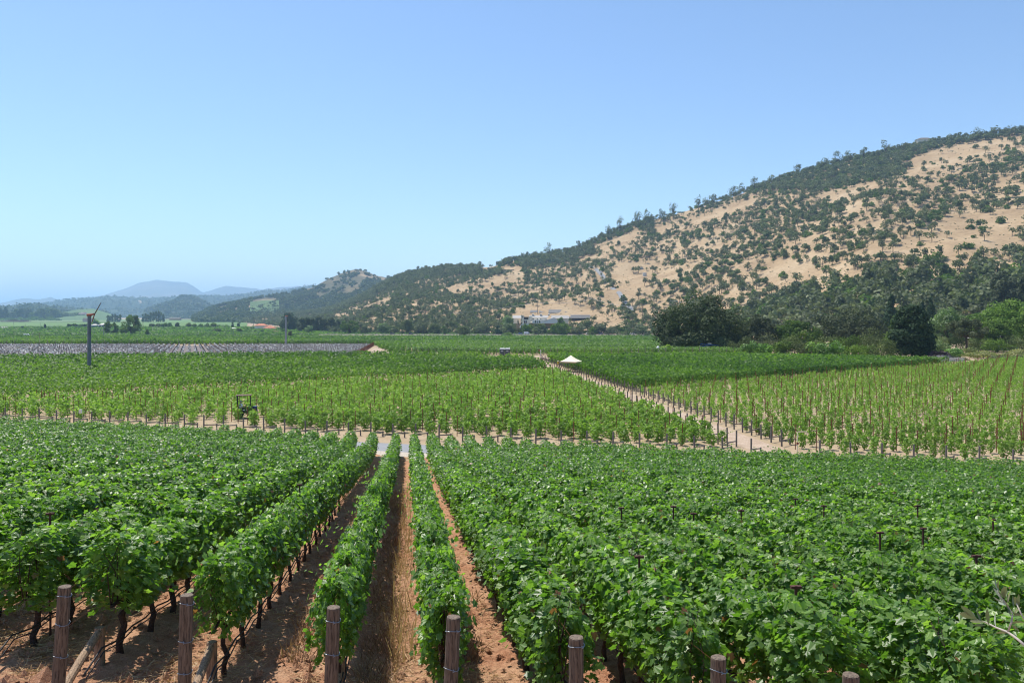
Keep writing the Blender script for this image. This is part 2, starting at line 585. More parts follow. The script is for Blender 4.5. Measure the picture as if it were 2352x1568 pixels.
# fine soil sheet of the near block
nn = np.concatenate([np.linspace(-60, -9, 60), np.linspace(-8.8, 7.5, 230), np.linspace(7.8, 60, 60)])
ts = np.concatenate([[3, 4.5, 6], np.linspace(7, 21, 190), np.linspace(21.2, 36, 80), np.linspace(36.4, 55.4, 50)])
NN, TS = np.meshgrid(nn, ts)
W = (TS - NN * (NX * GX + NY * GY)) / (RX * GX + RY * GY)
X = NN * NX + W * RX; Y = NN * NY + W * RY
ROWS_N = [-.89 - 1.66 * k for k in range(0, 3)][::-1] + [.44 + 1.295 * k for k in range(0, 30)]
ROWS_N = [ROWS_N[0] - 1.42 * k for k in range(22, 0, -1)] + ROWS_N
FIRST = ROWS_N.index(.44)                      # the row just right of the bare strip
rel = np.zeros_like(NN)
for rn in ROWS_N: rel += .07 * np.exp(-((NN - rn) / .28) ** 2)
rel += .09 * fbm(NN * 1.3, W * 1.3, 3, 3) + .085 * fbm(NN * 6, W * 6, 9, 3)
rel += .03 * np.clip(vnoise(NN * 14, W * 14, 21) * 2, 0, 1)
fade = np.clip((55.0 - TS) / 2, 0, 1)
Z = ground(X, Y) + .012 + (rel - .02) * fade * .9
tag(link("vineyard_soil", grid_mesh("vineyard_soil", X, Y, Z, M['soil'], smooth=False)), "red crumbly soil of the near vineyard slope", kind='structure')


def tline(t, x0, x1, n=60):
    x = np.linspace(x0, x1, n)
    return np.stack([x, (t - GX * x) / GY], -1)


strip_sheet("gravel_verge", tline(54.2, -80, 60), tline(56.6, -80, 60), M['gravel'], .016, 4, "pale gravel verge beside the grey road")
strip_sheet("road", tline(56.5, -80, 60), tline(60.3, -80, 60), M['asphalt'], .020, 4, "grey paved road between the vineyard blocks")


def av_r(y): return 22.3 - .1245 * (y - 59)


def av_l(y): return 18.2 - .1245 * (y - 62)


def dirt_mat():
    m, nt, p = mat("pale_dirt_track")
    n = noise(nt, .8, 6, .65, coords(nt)); n2 = noise(nt, 7, 5, .7, coords(nt))
    c = mix(nt, ramp(nt, [(.3, (.34, .25, .175)), (.7, (.47, .37, .275))], n.outputs[0]).outputs[0],
            ramp(nt, [(.35, (.66, .62, .6)), (.6, (1.08, 1.06, 1.04))], n2.outputs[0]).outputs[0], .8, 'MULTIPLY')
    nt.links.new(c, p.inputs["Base Color"]); p.inputs["Roughness"].default_value = .95
    bump(nt, p, n2.outputs[0], .5, .05)
    return m


M['dirt'] = dirt_mat()
yy = np.linspace(60.8, 204, 60)
strip_sheet("dirt_avenue", np.stack([av_l(yy) + .5, yy], -1), np.stack([av_r(yy) - .5, yy], -1), M['dirt'], .006, 4, "pale dirt track running up between the young blocks")
xx = np.linspace(-30, 60, 40)
strip_sheet("cross_track", np.stack([xx, 197 + 0 * xx + .04 * xx], -1), np.stack([xx, 203.5 + .04 * xx], -1), M['dirt'], .012, 3, "pale gravel track crossing in front of the far block")
yy = np.linspace(185, 345, 20)
strip_sheet("dirt_patch", np.stack([-37.5 - .13 * (yy - 198) - .6, yy], -1), np.stack([-30 - .13 * (yy - 198), yy], -1), M['dirt'], .006, 3, "bare tan strip beside the netted block")


# ------------------------------------------------------------------ hills
def curve(tbl):
    a = np.array(tbl, float)
    return lambda X: np.interp(X, a[:, 0], a[:, 1])


h_e = curve([(540, -.012), (560, -.004), (700, .004), (760, .009), (830, .027), (880, .042), (930, .053), (980, .060), (1060, .064), (1130, .065), (1180, .073), (1260, .079),
             (1330, .087), (1400, .106), (1470, .121), (1560, .134), (1680, .154), (1750, .168), (1830, .182), (1970, .203), (2130, .219), (2260, .229), (2352, .236), (2500, .244), (2900, .25)])
h_0 = curve([(540, 2000), (620, 1500), (700, 1000), (760, 830), (900, 770), (1500, 730), (1700, 540), (2000, 390), (2500, 350), (2900, 350)])
h_1 = curve([(540, 2500), (700, 2000), (900, 1700), (1130, 1500), (1500, 1400), (2000, 1250), (2500, 1150), (2900, 1150)])


def hill(x, y):
    x = np.asarray(x, float); y = np.asarray(y, float)
    Xu = 1177 + FU * x / np.maximum(y, 1)
    d0 = h_0(Xu); d1 = h_1(Xu)
    s = (y - d0) / (d1 - d0)
    zr = EYE + h_e(Xu) * d1 - 8
    zb = ground(x * 0, d0) - 1
    sc_ = np.clip(s, 0, 1)
    z = zb + (zr - zb) * (sc_ ** 1.25)
    z = z + (fbm(x * .006, y * .006, 5, 4) * 20 + 5 * vnoise(x * .03, y * .03, 8)) * np.clip(sc_ * 3, 0, 1) * (1 - .75 * sc_ ** 3)
    z = np.where(s > 1, z - (s - 1) * (zr - zb + 20) * .8, z)
    return np.where(s < 0, zb - 3, z)


Xu = np.linspace(540, 2900, 260); ss = np.concatenate([np.linspace(-.02, 1, 120), np.linspace(1.03, 1.6, 10)])
XX, SS = np.meshgrid(Xu, ss)
DD = h_0(XX) + SS * (h_1(XX) - h_0(XX)); AX = (XX - 1177) / FU * DD
tag(link("hill", grid_mesh("hill", AX, DD, hill(AX, DD), M['drygrass'])), "tan dry-grass hillside rising to the right of the valley", kind='structure')


def on_hill(X, Y):
    """first point of the hillside seen at X, Y of the picture"""
    a = (X - 1177) / FU; e = (HZ - Y) / FU
    d = np.linspace(h_0(X), h_1(X), 500)
    el = (hill(a * d, d) - EYE) / d
    k = np.argmax(el >= e) if (el >= e).any() else len(d) - 1
    return np.array([a * d[k], d[k], float(hill(a * d[k], d[k]))])


def far_hill(name, pts, D, depth, m, label, n=140, amp=.012, seed=1, base=-11, trees=0, tsize=20):
    p = np.array(pts, float)
    Xu = np.linspace(p[0, 0], p[-1, 0], n)
    e = (HZ - np.interp(Xu, p[:, 0], p[:, 1])) / FU
    ss = np.concatenate([np.linspace(0, 1, 60), np.linspace(1.05, 1.7, 8)])
    XX, SS = np.meshgrid(Xu, ss)
    E = np.broadcast_to(e, XX.shape)
    dd = D - depth + SS * depth
    x = (XX - 1177) / FU * dd
    zr = EYE + E * D
    s = np.clip(SS, 0, 1)
    z = base + (zr - base) * s ** 1.2
    z = z + (fbm(x / D * 40, dd / D * 40, seed, 4) * D * amp + fbm(x / D * 170, dd / D * 170, seed + 7, 2) * D * amp * .22) * np.sin(np.clip(s, 0, 1) * np.pi * .94) ** .8
    z = np.where(SS > 1, zr - (SS - 1) * (zr - base) * 1.4, z)
    z = np.maximum(z, base - 2)
    tag(link(name, grid_mesh(name, x, dd, z, m)), label, kind='structure')
    if trees:
        rg = np.random.default_rng(seed)
        fi = rg.uniform(1, 58.9, trees); fj = rg.uniform(1, n - 2.1, trees)
        i = fi.astype(int); j = fj.astype(int); a = (fi - i)[:, None]; b = (fj - j)[:, None]
        P = np.stack([x, dd, z], -1)
        Q = (P[i, j] * (1 - a) + P[i + 1, j] * a) * (1 - b) + (P[i, j + 1] * (1 - a) + P[i + 1, j + 1] * a) * b
        k = 5
        d = nrm(rg.normal(size=(trees, k, 3)) + np.array([0, -.3, .6]))
        sz = tsize * rg.uniform(.5, 1.25, (trees, 1, 1))
        C = Q[:, None] + d * sz * np.array([.35, .35, .5]) + np.array([0, 0, .25]) * sz
        V, F, T_ = leaf_geo(C.reshape(-1, 3), (d + rg.normal(0, .35, d.shape)).reshape(-1, 3), np.repeat(sz[:, 0, 0], k) * .62, np.clip(np.repeat(rg.normal(.45, .25, trees), k), 0, 1), 2, .3, rg)
        tag(link(name + "_trees", mesh_np(name + "_trees", V, F, [M['oak_dark']], tint=T_)), "trees covering the " + label, "woodland", kind='stuff')


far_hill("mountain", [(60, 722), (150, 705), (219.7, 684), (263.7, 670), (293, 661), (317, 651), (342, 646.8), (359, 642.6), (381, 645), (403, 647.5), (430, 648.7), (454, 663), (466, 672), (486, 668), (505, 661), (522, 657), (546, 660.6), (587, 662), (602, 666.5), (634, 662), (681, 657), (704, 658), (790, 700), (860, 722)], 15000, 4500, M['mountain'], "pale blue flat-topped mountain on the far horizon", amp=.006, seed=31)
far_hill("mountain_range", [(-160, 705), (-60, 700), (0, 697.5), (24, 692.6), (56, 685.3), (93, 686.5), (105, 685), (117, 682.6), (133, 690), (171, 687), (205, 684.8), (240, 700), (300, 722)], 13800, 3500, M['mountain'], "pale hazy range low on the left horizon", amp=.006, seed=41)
far_hill("wooded_hills", [(-160, 712), (20, 708), (93, 699), (137, 691.8), (183, 690), (220, 684.5), (273, 682), (305, 684), (354, 685.3), (415, 682), (464, 680.8), (525, 678), (575, 671.5), (640, 665.5), (704, 658), (780, 655), (900, 690)], 7200, 2600, M['forest2'], "hazy blue-green wooded hills across the valley", seed=51, trees=9000, tsize=17)
far_hill("wooded_knoll", [(330, 722), (366, 703), (391, 696), (415, 684), (439, 682), (459, 687), (476, 696), (488, 704), (520, 722)], 4800, 1300, M['forest2'], "rounded wooded knoll before the blue-green hills", n=70, seed=61, trees=3600, tsize=14)
far_hill("low_hill", [(-160, 708), (0, 706), (29, 705), (56, 700.5), (80.6, 698), (102.5, 705), (122, 712), (171, 714), (250, 722)], 3900, 900, M['forest2'], "low dark hill at the left edge of the valley", n=70, seed=71, trees=2400, tsize=13)
far_hill("vineyard_mound", [(120, 723), (146, 717), (185, 710), (215, 709), (240, 716), (262, 723)], 3100, 500, M['vinehill'], "green vine-covered mound before the wooded hills", n=40, amp=.001, seed=81)
# the pyramid-shaped hill behind the left end of the dry hillside
P_PTS = [(440, 727), (480, 708), (511, 697), (546, 691), (575, 684), (613, 678), (648, 672.5), (692, 665), (722, 656.5), (757, 636.5), (786, 624), (810, 616), (824, 614.5), (845, 620), (868, 629), (886, 632), (927, 643), (1010, 690)]


def pyr(Xq, s):
    e = (HZ - np.interp(Xq, *np.array(P_PTS).T)) / FU
    D, dep = 3000., 1000.
    d = D - dep + s * dep
    x = (Xq - 1177) / FU * d
    z = -11 + (EYE + e * D - 6 + 11) * s ** 1.15
    z = z + fbm(x * .006, d * .006, 91, 4) * 34 * np.sin(np.clip(s, 0, 1) * np.pi * .95)
    return x, d, np.where(s > 1, (EYE + e * D) * (1 - (s - 1) * 1.5), z)


XX, SS = np.meshgrid(np.linspace(440, 1010, 150), np.concatenate([np.linspace(0, 1, 80), np.linspace(1.05, 1.6, 6)]))
x, d, z = pyr(XX, SS)
M['pyr'] = hill_mat("wooded_dry_hill", (.05, .055, .03), (.13, .11, .06), (.40, .29, .18), .006, .05)
tag(link("wooded_hill", grid_mesh("wooded_hill", x, d, z, M['pyr'])), "pyramid-shaped wooded hill with bare tan patches", kind='structure')


# ------------------------------------------------------------------ trees
def lobes_for(rg, shape, w, h, z0, n):
    L = []
    for i in range(n):
        if shape == 'round':
            t = rg.uniform(0, 2 * math.pi); r = math.sqrt(rg.uniform(0, 1)) * .36 * w
            zz = rg.uniform(0, 1)
            ch = h - z0
            if n > 24:               # big crowns: separate boughs set around an open middle
                zz = rg.uniform(-.15, 1) ; e_ = rg.uniform(.72, 1.04)
                rr = math.sqrt(max(.0, 1 - max(0, zz) ** 2.4)) * .42 * w * e_ * (1 if zz > 0 else .85)
                if rg.uniform() < .22: rr *= rg.uniform(.1, .8)
                k_ = rg.uniform(.6, 1.25)
                L.append((rr * math.cos(t), rr * math.sin(t), z0 + ch * (.22 + .66 * zz * e_), .105 * w * k_, (.07 * ch + .045 * w) * k_))
                continue
            lim = math.sqrt(max(.05, 1 - (max(0, zz - .25) / .8) ** 2))
            L.append((r * lim * math.cos(t), r * lim * math.sin(t), z0 + ch * (.2 + .62 * zz), rg.uniform(.14, .24) * w, rg.uniform(.12, .2) * ch + .06 * w))
        elif shape == 'cone':
            zz = rg.uniform(0, 1) ** 1.2; t = rg.uniform(0, 2 * math.pi)
            rr = (1 - zz) ** .85 * w * .42
            L.append((rr * .75 * math.cos(t), rr * .75 * math.sin(t), z0 + (h - z0) * (zz * .93 + .03), rr * .5 + .04 * w, .05 * h + .02 * w))
        elif shape == 'blunt':      # rounded conifer
            zz = rg.uniform(0, 1); t = rg.uniform(0, 2 * math.pi)
            rr = math.sqrt(max(.02, 1 - zz ** 2.2)) * w * .42
            L.append((rr * .8 * math.cos(t), rr * .8 * math.sin(t), z0 + (h - z0) * (zz * .92 + .04), .14 * w + rr * .15, .055 * h + .05 * w))
        elif shape == 'column':
            zz = rg.uniform(0, 1); t = rg.uniform(0, 2 * math.pi)
            rr = w * .5 * min(1, 4 * (1 - zz) ** .8, .5 + 2.5 * zz)
            L.append((rr * .45 * math.cos(t), rr * .45 * math.sin(t), z0 + (h - z0) * zz * .95, rr * .6, .07 * h))
        else:                        # bush
            t = rg.uniform(0, 2 * math.pi); r = math.sqrt(rg.uniform(0, 1)) * .36 * w
            zz = rg.uniform(0, 1)
            L.append((r * math.cos(t), r * math.sin(t), h * (.12 + .6 * zz * (1 - (r / (.5 * w)) ** 2)), rg.uniform(.16, .24) * w, rg.uniform(.18, .28) * h))
    return L


def crown_geo(rg, shape, w, h, z0, nl, per, q, lod=2, jitter=.5):
    C, N, T = [], [], []
    for (x, y, z, rx, rz) in lobes_for(rg, shape, w, h, z0, nl):
        d = nrm(rg.normal(size=(per, 3)) + np.array([0, 0, .35]))
        rad = rg.uniform(.62, 1.1, size=(per, 1))
        C.append(np.array([x, y, z]) + d * rad * np.array([rx, rx, rz]))
        N.append(d + rg.normal(size=(per, 3)) * jitter + np.array([0, 0, .15]))
        T.append(np.clip(rg.normal(.5, .17, per) + rg.normal(0, .2), 0, 1))
    C = np.concatenate(C); N = np.concatenate(N); T = np.concatenate(T)
    C[:, 2] = np.maximum(C[:, 2], .1)
    return leaf_geo(C, N, q * rg.uniform(.7, 1.35, len(C)), T, lod, .3, rg)


def limbs(rg, w, h, z0, r, shape):
    b = MB()
    if shape in ('cone', 'column', 'blunt'):
        b.tube([(0, 0, -.3), (0, 0, h * .5), (0, 0, h * .92)], [r, r * .6, r * .12], 7)
        return b
    lean = rg.uniform(-.06, .06, 2) * h
    fork = (lean[0] * .5, lean[1] * .5, z0 * .85 + .1 * h)
    b.tube([(0, 0, -.4), (lean[0] * .2, lean[1] * .2, fork[2] * .5), fork], [r * 1.25, r, r * .85], 8)
    for i in range(6):
        t = i * 1.05 + rg.uniform(-.3, .3); e = rg.uniform(.26, .40) * w
        end = (fork[0] + e * math.cos(t), fork[1] + e * math.sin(t), z0 + (h - z0) * rg.uniform(.3, .75))
        mid = (fork[0] + .45 * (end[0] - fork[0]), fork[1] + .45 * (end[1] - fork[1]), fork[2] + .6 * (end[2] - fork[2]))
        b.tube([fork, mid, end], [r * .6, r * .4, r * .12], 6)
    return b


def tree(name, X, D, wu, Ytop, shape, leaf, label, cat='tree', group=None, q=.5, nl=26, per=150, z0f=.22, bark='bark', z=None, h=None, w=None, seed=None, jitter=.5, single=False):
    """a tree with crown and trunk, standing at distance D under picture column X"""
    x = (X - 1177) / FU * D
    if z is None:
        z = float(ground(x, D)) if D < 330 or X < 600 else max(float(ground(x, D)), float(hill(x, D)) if D > h_0(X) else -99)
    if w is None: w = wu / FU * D
    if h is None: h = EYE + (HZ - Ytop) / FU * D - z
    rg = np.random.default_rng(seed if seed is not None else abs(hash((X, D))) % 100000)
    z0 = z0f * h
    o = empty(name, (x, D, z), rg.uniform(0, 6.28))
    V, F, T = crown_geo(rg, shape, w, h, z0, nl, per, q, jitter=jitter)
    link("crown", mesh_np("crown", V, F, [M[leaf]], tint=T), o)
    limbs(rg, w, h, z0, max(.08, .022 * h + .006 * w), shape).build("trunk", M[bark], o, smooth=True)
    return tag(o, label, cat, group)


def bush(name, X, D, wu, h, leaf, label, cat='shrub', group=None, q=.3, nl=12, per=70, z=None, w=None, sx=1.0, seed=None):
    x = (X - 1177) / FU * D
    if z is None: z = float(ground(x, D)) if D < 330 or X < 600 else max(float(ground(x, D)), float(hill(x, D)) if D > h_0(X) else -99)
    rg = np.random.default_rng(seed if seed is not None else int(X * 7 + D))
    w = w or wu / FU * D
    o = empty(name, (x, D, z), 0)
    V, F, T = crown_geo(rg, 'bush', w, h, 0, nl, per, q)
    V[:, 1] *= sx
    link("foliage", mesh_np("foliage", V, F, [M[leaf]], tint=T), o)
    b = MB()
    for i in range(5):
        t = i * 1.26
        b.tube([(.04 * w * math.cos(t), .04 * w * math.sin(t) * sx, -.1), (.2 * w * math.cos(t), .2 * w * math.sin(t) * sx, h * .55)], [.03 + .01 * h, .012], 5)
    b.build("stem", M['bark'], o)
    return tag(o, label, cat, group)


# small whole-tree meshes for the hillsides: crown and trunk in one mesh
def small_tree(seed, shape, w, h, z0, nl, per, q, leaf, bark='bark', jitter=.45):
    rg = np.random.default_rng(seed)
    V, F, T = crown_geo(rg, shape, w, h, z0, nl, per, q, jitter=jitter)
    r = .03 * h; k = 5
    pts = []; fs = []
    for z, rr in ((-1.2, r * 1.2), (z0 + .1 * h, r * .8), (h * .7, r * .25)):
        for i in range(k):
            pts.append((rr * math.cos(6.283 * i / k), rr * math.sin(6.283 * i / k), z))
    for j in range(2):
        for i in range(k):
            fs.append([j * k + i, j * k + (i + 1) % k, (j + 1) * k + (i + 1) % k, (j + 1) * k + i])
    fs = np.array(fs) + len(V)
    V = np.concatenate([V, np.array(pts)]); 
    T = np.concatenate([T, np.zeros(len(fs))]); mi = np.concatenate([np.zeros(len(F), int), np.ones(len(fs), int)])
    F = np.concatenate([F, fs])
    return V, F, T, mi


def merge(vars_, place):
    """place: list of (variant, x, y, z, scale_xy, scale_z, rz)"""
    Vs, Fs, Ts, Ms = [], [], [], []; o = 0
    for (k, x, y, z, s, sz, rz) in place:
        V, F, T, mi = vars_[k]
        c, sn = math.cos(rz), math.sin(rz)
        W = np.stack([(V[:, 0] * c - V[:, 1] * sn) * s + x, (V[:, 0] * sn + V[:, 1] * c) * s + y, V[:, 2] * sz + z], -1)
        Vs.append(W); Fs.append(F + o); Ts.append(np.clip(T + random.uniform(-.25, .25), 0, 1)); Ms.append(mi); o += len(V)
    return np.concatenate(Vs), np.concatenate(Fs), np.concatenate(Ts), np.concatenate(Ms)


def z8(p): return [(1091 + x * .5361, 258.4 + y * .5361) for x, y in p]
def z5(p): return [(516.8 + x * .29297, 574.2 + y * .29297) for x, y in p]


OPEN = [z8(p) for p in (
    [(1830, 215), (1960, 160), (2352, 95), (2352, 145), (2150, 200), (2060, 255), (1960, 300), (1860, 275)],
    [(1440, 355), (1720, 290), (1740, 335), (1560, 390), (1470, 395)],
    [(750, 500), (960, 440), (1100, 390), (1220, 370), (1200, 400), (1050, 460), (950, 495), (800, 535)],
    [(2352, 440), (2352, 560), (2150, 620), (1750, 630), (1680, 600), (1800, 530), (1950, 490), (2050, 440), (2150, 430)],
    [(2352, 250), (2230, 300), (2150, 350), (2250, 340), (2352, 320)],
    [(600, 640), (880, 660), (960, 700), (740, 740), (560, 740), (600, 690)],
    [(1150, 630), (1500, 660), (1720, 720), (1550, 770), (1300, 755), (1050, 690)],
    [(900, 570), (1120, 545), (1200, 560), (1000, 605)],
    [(170, 795), (330, 740), (420, 745), (350, 765), (240, 795)],
    [(560, 770), (700, 730), (760, 760), (680, 820), (600, 850)],
    [(430, 890), (620, 880), (640, 930), (480, 940)],
    [(2040, 690), (2352, 620), (2352, 670), (2180, 700)],
    [(1280, 560), (1480, 520), (1560, 560), (1400, 600)], [(470, 590), (700, 500), (760, 540), (620, 600)])] + [z5(p) for p in (
        [(770, 525), (900, 490), (1080, 420), (1180, 390), (1310, 355), (1270, 450), (1150, 470), (1000, 500), (920, 540)],
        [(1740, 310), (1830, 290), (1940, 270), (2060, 245), (2100, 200), (2200, 210), (2352, 190), (2352, 245), (2200, 280), (1990, 330), (1800, 350)],
        [(1400, 370), (1440, 335), (1430, 390)], [(2250, 400), (2352, 350), (2352, 400), (2270, 420)],
        [(1990, 160), (2080, 90), (2150, 100), (2140, 170), (2060, 190)], [(1430, 435), (1500, 410), (1610, 390), (1580, 420), (1470, 455)])]
# keep the winery court, its panels and the road clear of trees
CLEAR = [[(1175, 745), (1190, 712), (1240, 700), (1320, 700), (1375, 715), (1370, 738), (1300, 745)], [(1140, 628), (1150, 612), (1200, 612), (1200, 630)],
         [(1318, 606), (1345, 590), (1400, 588), (1405, 602)], [(1400, 632), (1500, 630), (1510, 650), (1405, 655)]]
CLEAR += [z5([(1285, 570), (1330, 555), (1380, 575), (1360, 595), (1300, 595)])]


def tree_density(X, Y):
    rid = HZ - FU * h_e(X)
    below = Y - rid
    d = np.full(X.shape, .29)
    d = np.where(X < 1290, .38, d)
    d = np.where(X < 1080, .46, d)
    d = np.where((below < np.interp(X, [1000, 1400, 1700, 2050, 2250, 2400], [30, 40, 75, 70, 25, 18])), 1.0, d)
    foot = np.interp(X, [1000, 1180, 1440, 1500, 1704, 1786, 1942, 2020, 2098, 2215, 2265, 2352, 2500], [724, 758, 758, 728, 722, 690, 664, 650, 645, 645, 632, 612, 600])
    d = np.where(Y > foot, np.where(X < 1720, .50, .9), d)
    mid = (X > 1500) & (X < 1900) & (Y > 440) & (Y < 560)
    d = np.where(mid, .46, d)
    op = np.zeros(X.shape, bool)
    for p in OPEN: op |= inpoly(X, Y, p)
    d = np.where(op, .045, d)
    for p in CLEAR: d = np.where(inpoly(X, Y, p), 0, d)
    return d


OAKS = [small_tree(100 + k, 'round', 1, .82, .17, 9, 26, .13, 'oak', jitter=.4) for k in range(5)]
OAKS += [small_tree(120 + k, 'round', 1, .95, .30, 8, 15, .12, 'oak_grey', jitter=.5) for k in range(4)]
OAKS += [small_tree(140 + k, 'bush', 1, .7, 0, 9, 24, .13, 'oak_green', jitter=.4) for k in range(3)]
OAK_MAT = ['oak'] * 5 + ['oak_grey'] * 4 + ['oak_green'] * 3

rg = np.random.default_rng(12)
n = 90000
u = rg.uniform(545, 2400, n); s = rg.uniform(0.0, 1.02, n)
D0 = h_0(u); D1 = h_1(u); d = D0 + s * (D1 - D0)
keep = rg.uniform(0, 1, n) < d * (D1 - D0) / (1700 * 900)
u, s, d = u[keep], s[keep], d[keep]
x = (u - 1177) / FU * d; z = hill(x, d)
Xp, Yp = proj(x, d, z)
clump = np.clip(.66 + .9 * fbm(x * .02, d * .02, 77, 2), 0.1, 1)
dens = tree_density(Xp, Yp)
dens = np.where(dens < .8, dens * clump * 1.25, dens)
ok = rg.uniform(0, 1, len(x)) < dens
x, d, z, Xp, Yp, dens = x[ok], d[ok], z[ok], Xp[ok], Yp[ok], dens[ok]
occ = set(); T = []
for i in range(len(x)):
    cl = (10.5 if d[i] < 640 else 6.5) if dens[i] >= .8 else 7.5
    c = (int(x[i] // cl), int(d[i] // cl), cl)
    if c in occ: continue
    occ.add(c)
    # skip what lies hidden behind the shoulder in front
    size = (rg.uniform(6, 11.5) if dens[i] < .75 else rg.uniform(8, 13)) * (1.5 if d[i] < 640 and dens[i] > .8 else 1)
    if rg.uniform() < .12: size *= .55
    greyp = .36 + .35 * (vnoise(x[i] * .008, d[i] * .008, 55) + .5)
    if Xp[i] < 1500: greyp += .15
    r = rg.uniform()
    k = rg.integers(5, 9) if r < greyp else (rg.integers(9, 12) if r > .84 else rg.integers(0, 5))
    T.append((int(k), x[i], d[i], z[i] - .2, size, size * rg.uniform(.85, 1.1), rg.uniform(0, 6.28)))
T.sort(key=lambda t: -t[4] / t[2])
print("hill trees", len(T))
big, rest = T[:290], T[290:]
ME = {}
for k, (V, F, Tt, mi) in enumerate(OAKS):
    ME[k] = mesh_np("hill_oak", V, F, [M[OAK_MAT[k]], M['bark']], tint=Tt, mi=mi)
for (k, x_, y_, z_, s_, sz_, rz_) in big:
    o = link("hillside_oak", ME[k], None, (x_, y_, z_), rz_)
    o.scale = (s_, s_, sz_)
    kind = OAK_MAT[k]
    lab = {'oak': "dark round oak in the woods at the foot of the dry hill", 'oak_grey': "grey-green open oak in the woods at the foot of the dry hill", 'oak_green': "green bushy tree in the woods at the foot of the dry hill"}[kind]
    tag(o, lab, "tree", {'oak': "dark oaks at the hill foot", 'oak_grey': "grey oaks at the hill foot", 'oak_green': "bushy trees at the hill foot"}[kind])
for nm, lo, hi_, lb in (("oak_woodland", 0, 5, "dark oaks scattered and massed over the dry hillside"), ("grey_oak_woodland", 5, 9, "grey-green oaks scattered over the dry hillside"), ("shrub_woodland", 9, 12, "green bushes scattered over the dry hillside")):
    pl = [t for t in rest if lo <= t[0] < hi_]
    V, F, Tt, mi = merge(OAKS, pl)
    tag(link(nm, mesh_np(nm, V, F, [M[OAK_MAT[lo]], M['bark']], tint=Tt, mi=mi)), lb, "woodland", kind='stuff')

# low scrub and stones dotted on the grass
n = 2600
u = rg.uniform(1000, 2400, n); s = rg.uniform(0.02, .95, n)
d = h_0(u) + s * (h_1(u) - h_0(u)); x = (u - 1177) / FU * d
SCR = [small_tree(160 + k, 'bush', 1, .6, 0, 4, 10, .26, 'oak_grey') for k in range(3)]
V, F, Tt, mi = merge(SCR, [(int(rg.integers(0, 3)), x[i], d[i], float(hill(x[i], d[i])), rg.uniform(.8, 2.4), rg.uniform(.7, 1.6), rg.uniform(0, 6)) for i in range(n)])
tag(link("hillside_scrub", mesh_np("hillside_scrub", V, F, [M['oak_grey'], M['bark']], tint=Tt, mi=mi)), "low grey scrub dotted over the dry grass", "scrub", kind='stuff')

# woods on the pyramid hill
n = 9000
u = rg.uniform(445, 960, n); s = rg.uniform(0.0, 1.0, n)
x, d, z = pyr(u, s)
Xp, Yp = proj(x, d, z)
bare = (fbm(x * .008, d * .004, 33, 3) > .2) & (s > .2)
for p in ([z5([(880, 230), (960, 165), (990, 190), (950, 215)]), z5([(990, 220), (1090, 170), (1110, 230), (1070, 290), (1010, 290)]), z5([(920, 260), (1000, 250), (1000, 300), (930, 310)]), z5([(740, 280), (850, 245), (850, 265), (760, 290)])]):
    bare |= inpoly(Xp, Yp, p)
vy = inpoly(Xp, Yp, z5([(170, 460), (215, 395), (330, 370), (430, 385), (380, 425), (260, 460)]))
ok = ~(bare & (rg.uniform(0, 1, n) < .93)) & ~vy
FAR = [small_tree(180 + k, 'round', 1, .9, .15, 5, 9, .30, 'oak') for k in range(4)]
V, F, Tt, mi = merge(FAR, [(int(rg.integers(0, 4)), x[i], d[i], z[i] - 1, rg.uniform(9, 19), rg.uniform(8, 15), rg.uniform(0, 6)) for i in np.flatnonzero(ok)])
tag(link("hill_woodland", mesh_np("hill_woodland", V, F, [M['oak'], M['bark']], tint=Tt, mi=mi)), "dense oak woods over the pyramid-shaped hill", "woodland", kind='stuff')
# terraced vine patch on its left shoulder
XX, SS = np.meshgrid(np.linspace(575, 642, 24), np.linspace(.30, .62, 20))
x, d, z = pyr(XX, SS)
o = tag(link("hill_vineyard", grid_mesh("hill_vineyard", x, d, z + 9, M['vinehill'])), "green vineyard patch on the shoulder of the pyramid-shaped hill", "vineyard", kind='stuff')


# ------------------------------------------------------------------ near vineyard: grapevines
def canopy(rg, n, L, z0, z1, w, leaf=.14):
    """leaf centres, normals of one vine of a hedge-like row; row along x, length L"""
    x = rg.uniform(-.56, .56, n) * L
    u = rg.uniform(0, 1, n)
    z = z0 + (z1 - z0) * u ** .9
    hw = w * (.62 + .55 * np.sin(np.pi * np.clip(u * .92 + .06, 0, 1)) ** .8) * (1 - .35 * (u > .93))
    side = np.where(rg.uniform(size=n) < .5, 1, -1)
    k = rg.uniform(.35, 1.15, n) + (rg.uniform(size=n) < .07) * rg.uniform(0, .7, n)
    y = side * hw * k
    bx = rg.uniform(0, 10)
    y += .26 * (vnoise(x * 2.2 + bx, z * 2.2, 3)) + .12 * vnoise(x * 6 + bx, z * 6, 31); z += .20 * vnoise(x * 2.5 + bx, y * 0, 5) * np.where(u > .5, 1, 1.5)
    N = np.stack([rg.normal(0, .75, n), side * (.6 + .6 * rg.normal(size=n)) * np.where(u > .85, .6, 1), .85 + .4 * (u > .8) + .65 * rg.normal(size=n)], -1)
    T = np.clip(rg.beta(2.2, 2.6, n) * .95, 0, .955)
    T = np.where(rg.uniform(size=n) < .010, rg.uniform(.97, 1, n), T)
    return np.stack([x, y, z], -1), N, T


def shoots(rg, m, L, z1):
    C, N, T = [], [], []
    for i in range(m):
        x0 = rg.uniform(-.5, .5) * L; y0 = rg.uniform(-.2, .2)
        dx, dy = rg.normal(0, .25), rg.normal(0, .45)
        for j in range(6):
            f = j / 5
            C.append((x0 + dx * f + rg.normal(0, .04), y0 + dy * f + rg.normal(0, .04), z1 - .1 + .42 * f - .25 * f * f))
            N.append((rg.normal(0, .6), dy + rg.normal(0, .5), .8)); T.append(min(.95, .55 + .3 * f))
    return np.array(C), np.array(N), np.array(T)


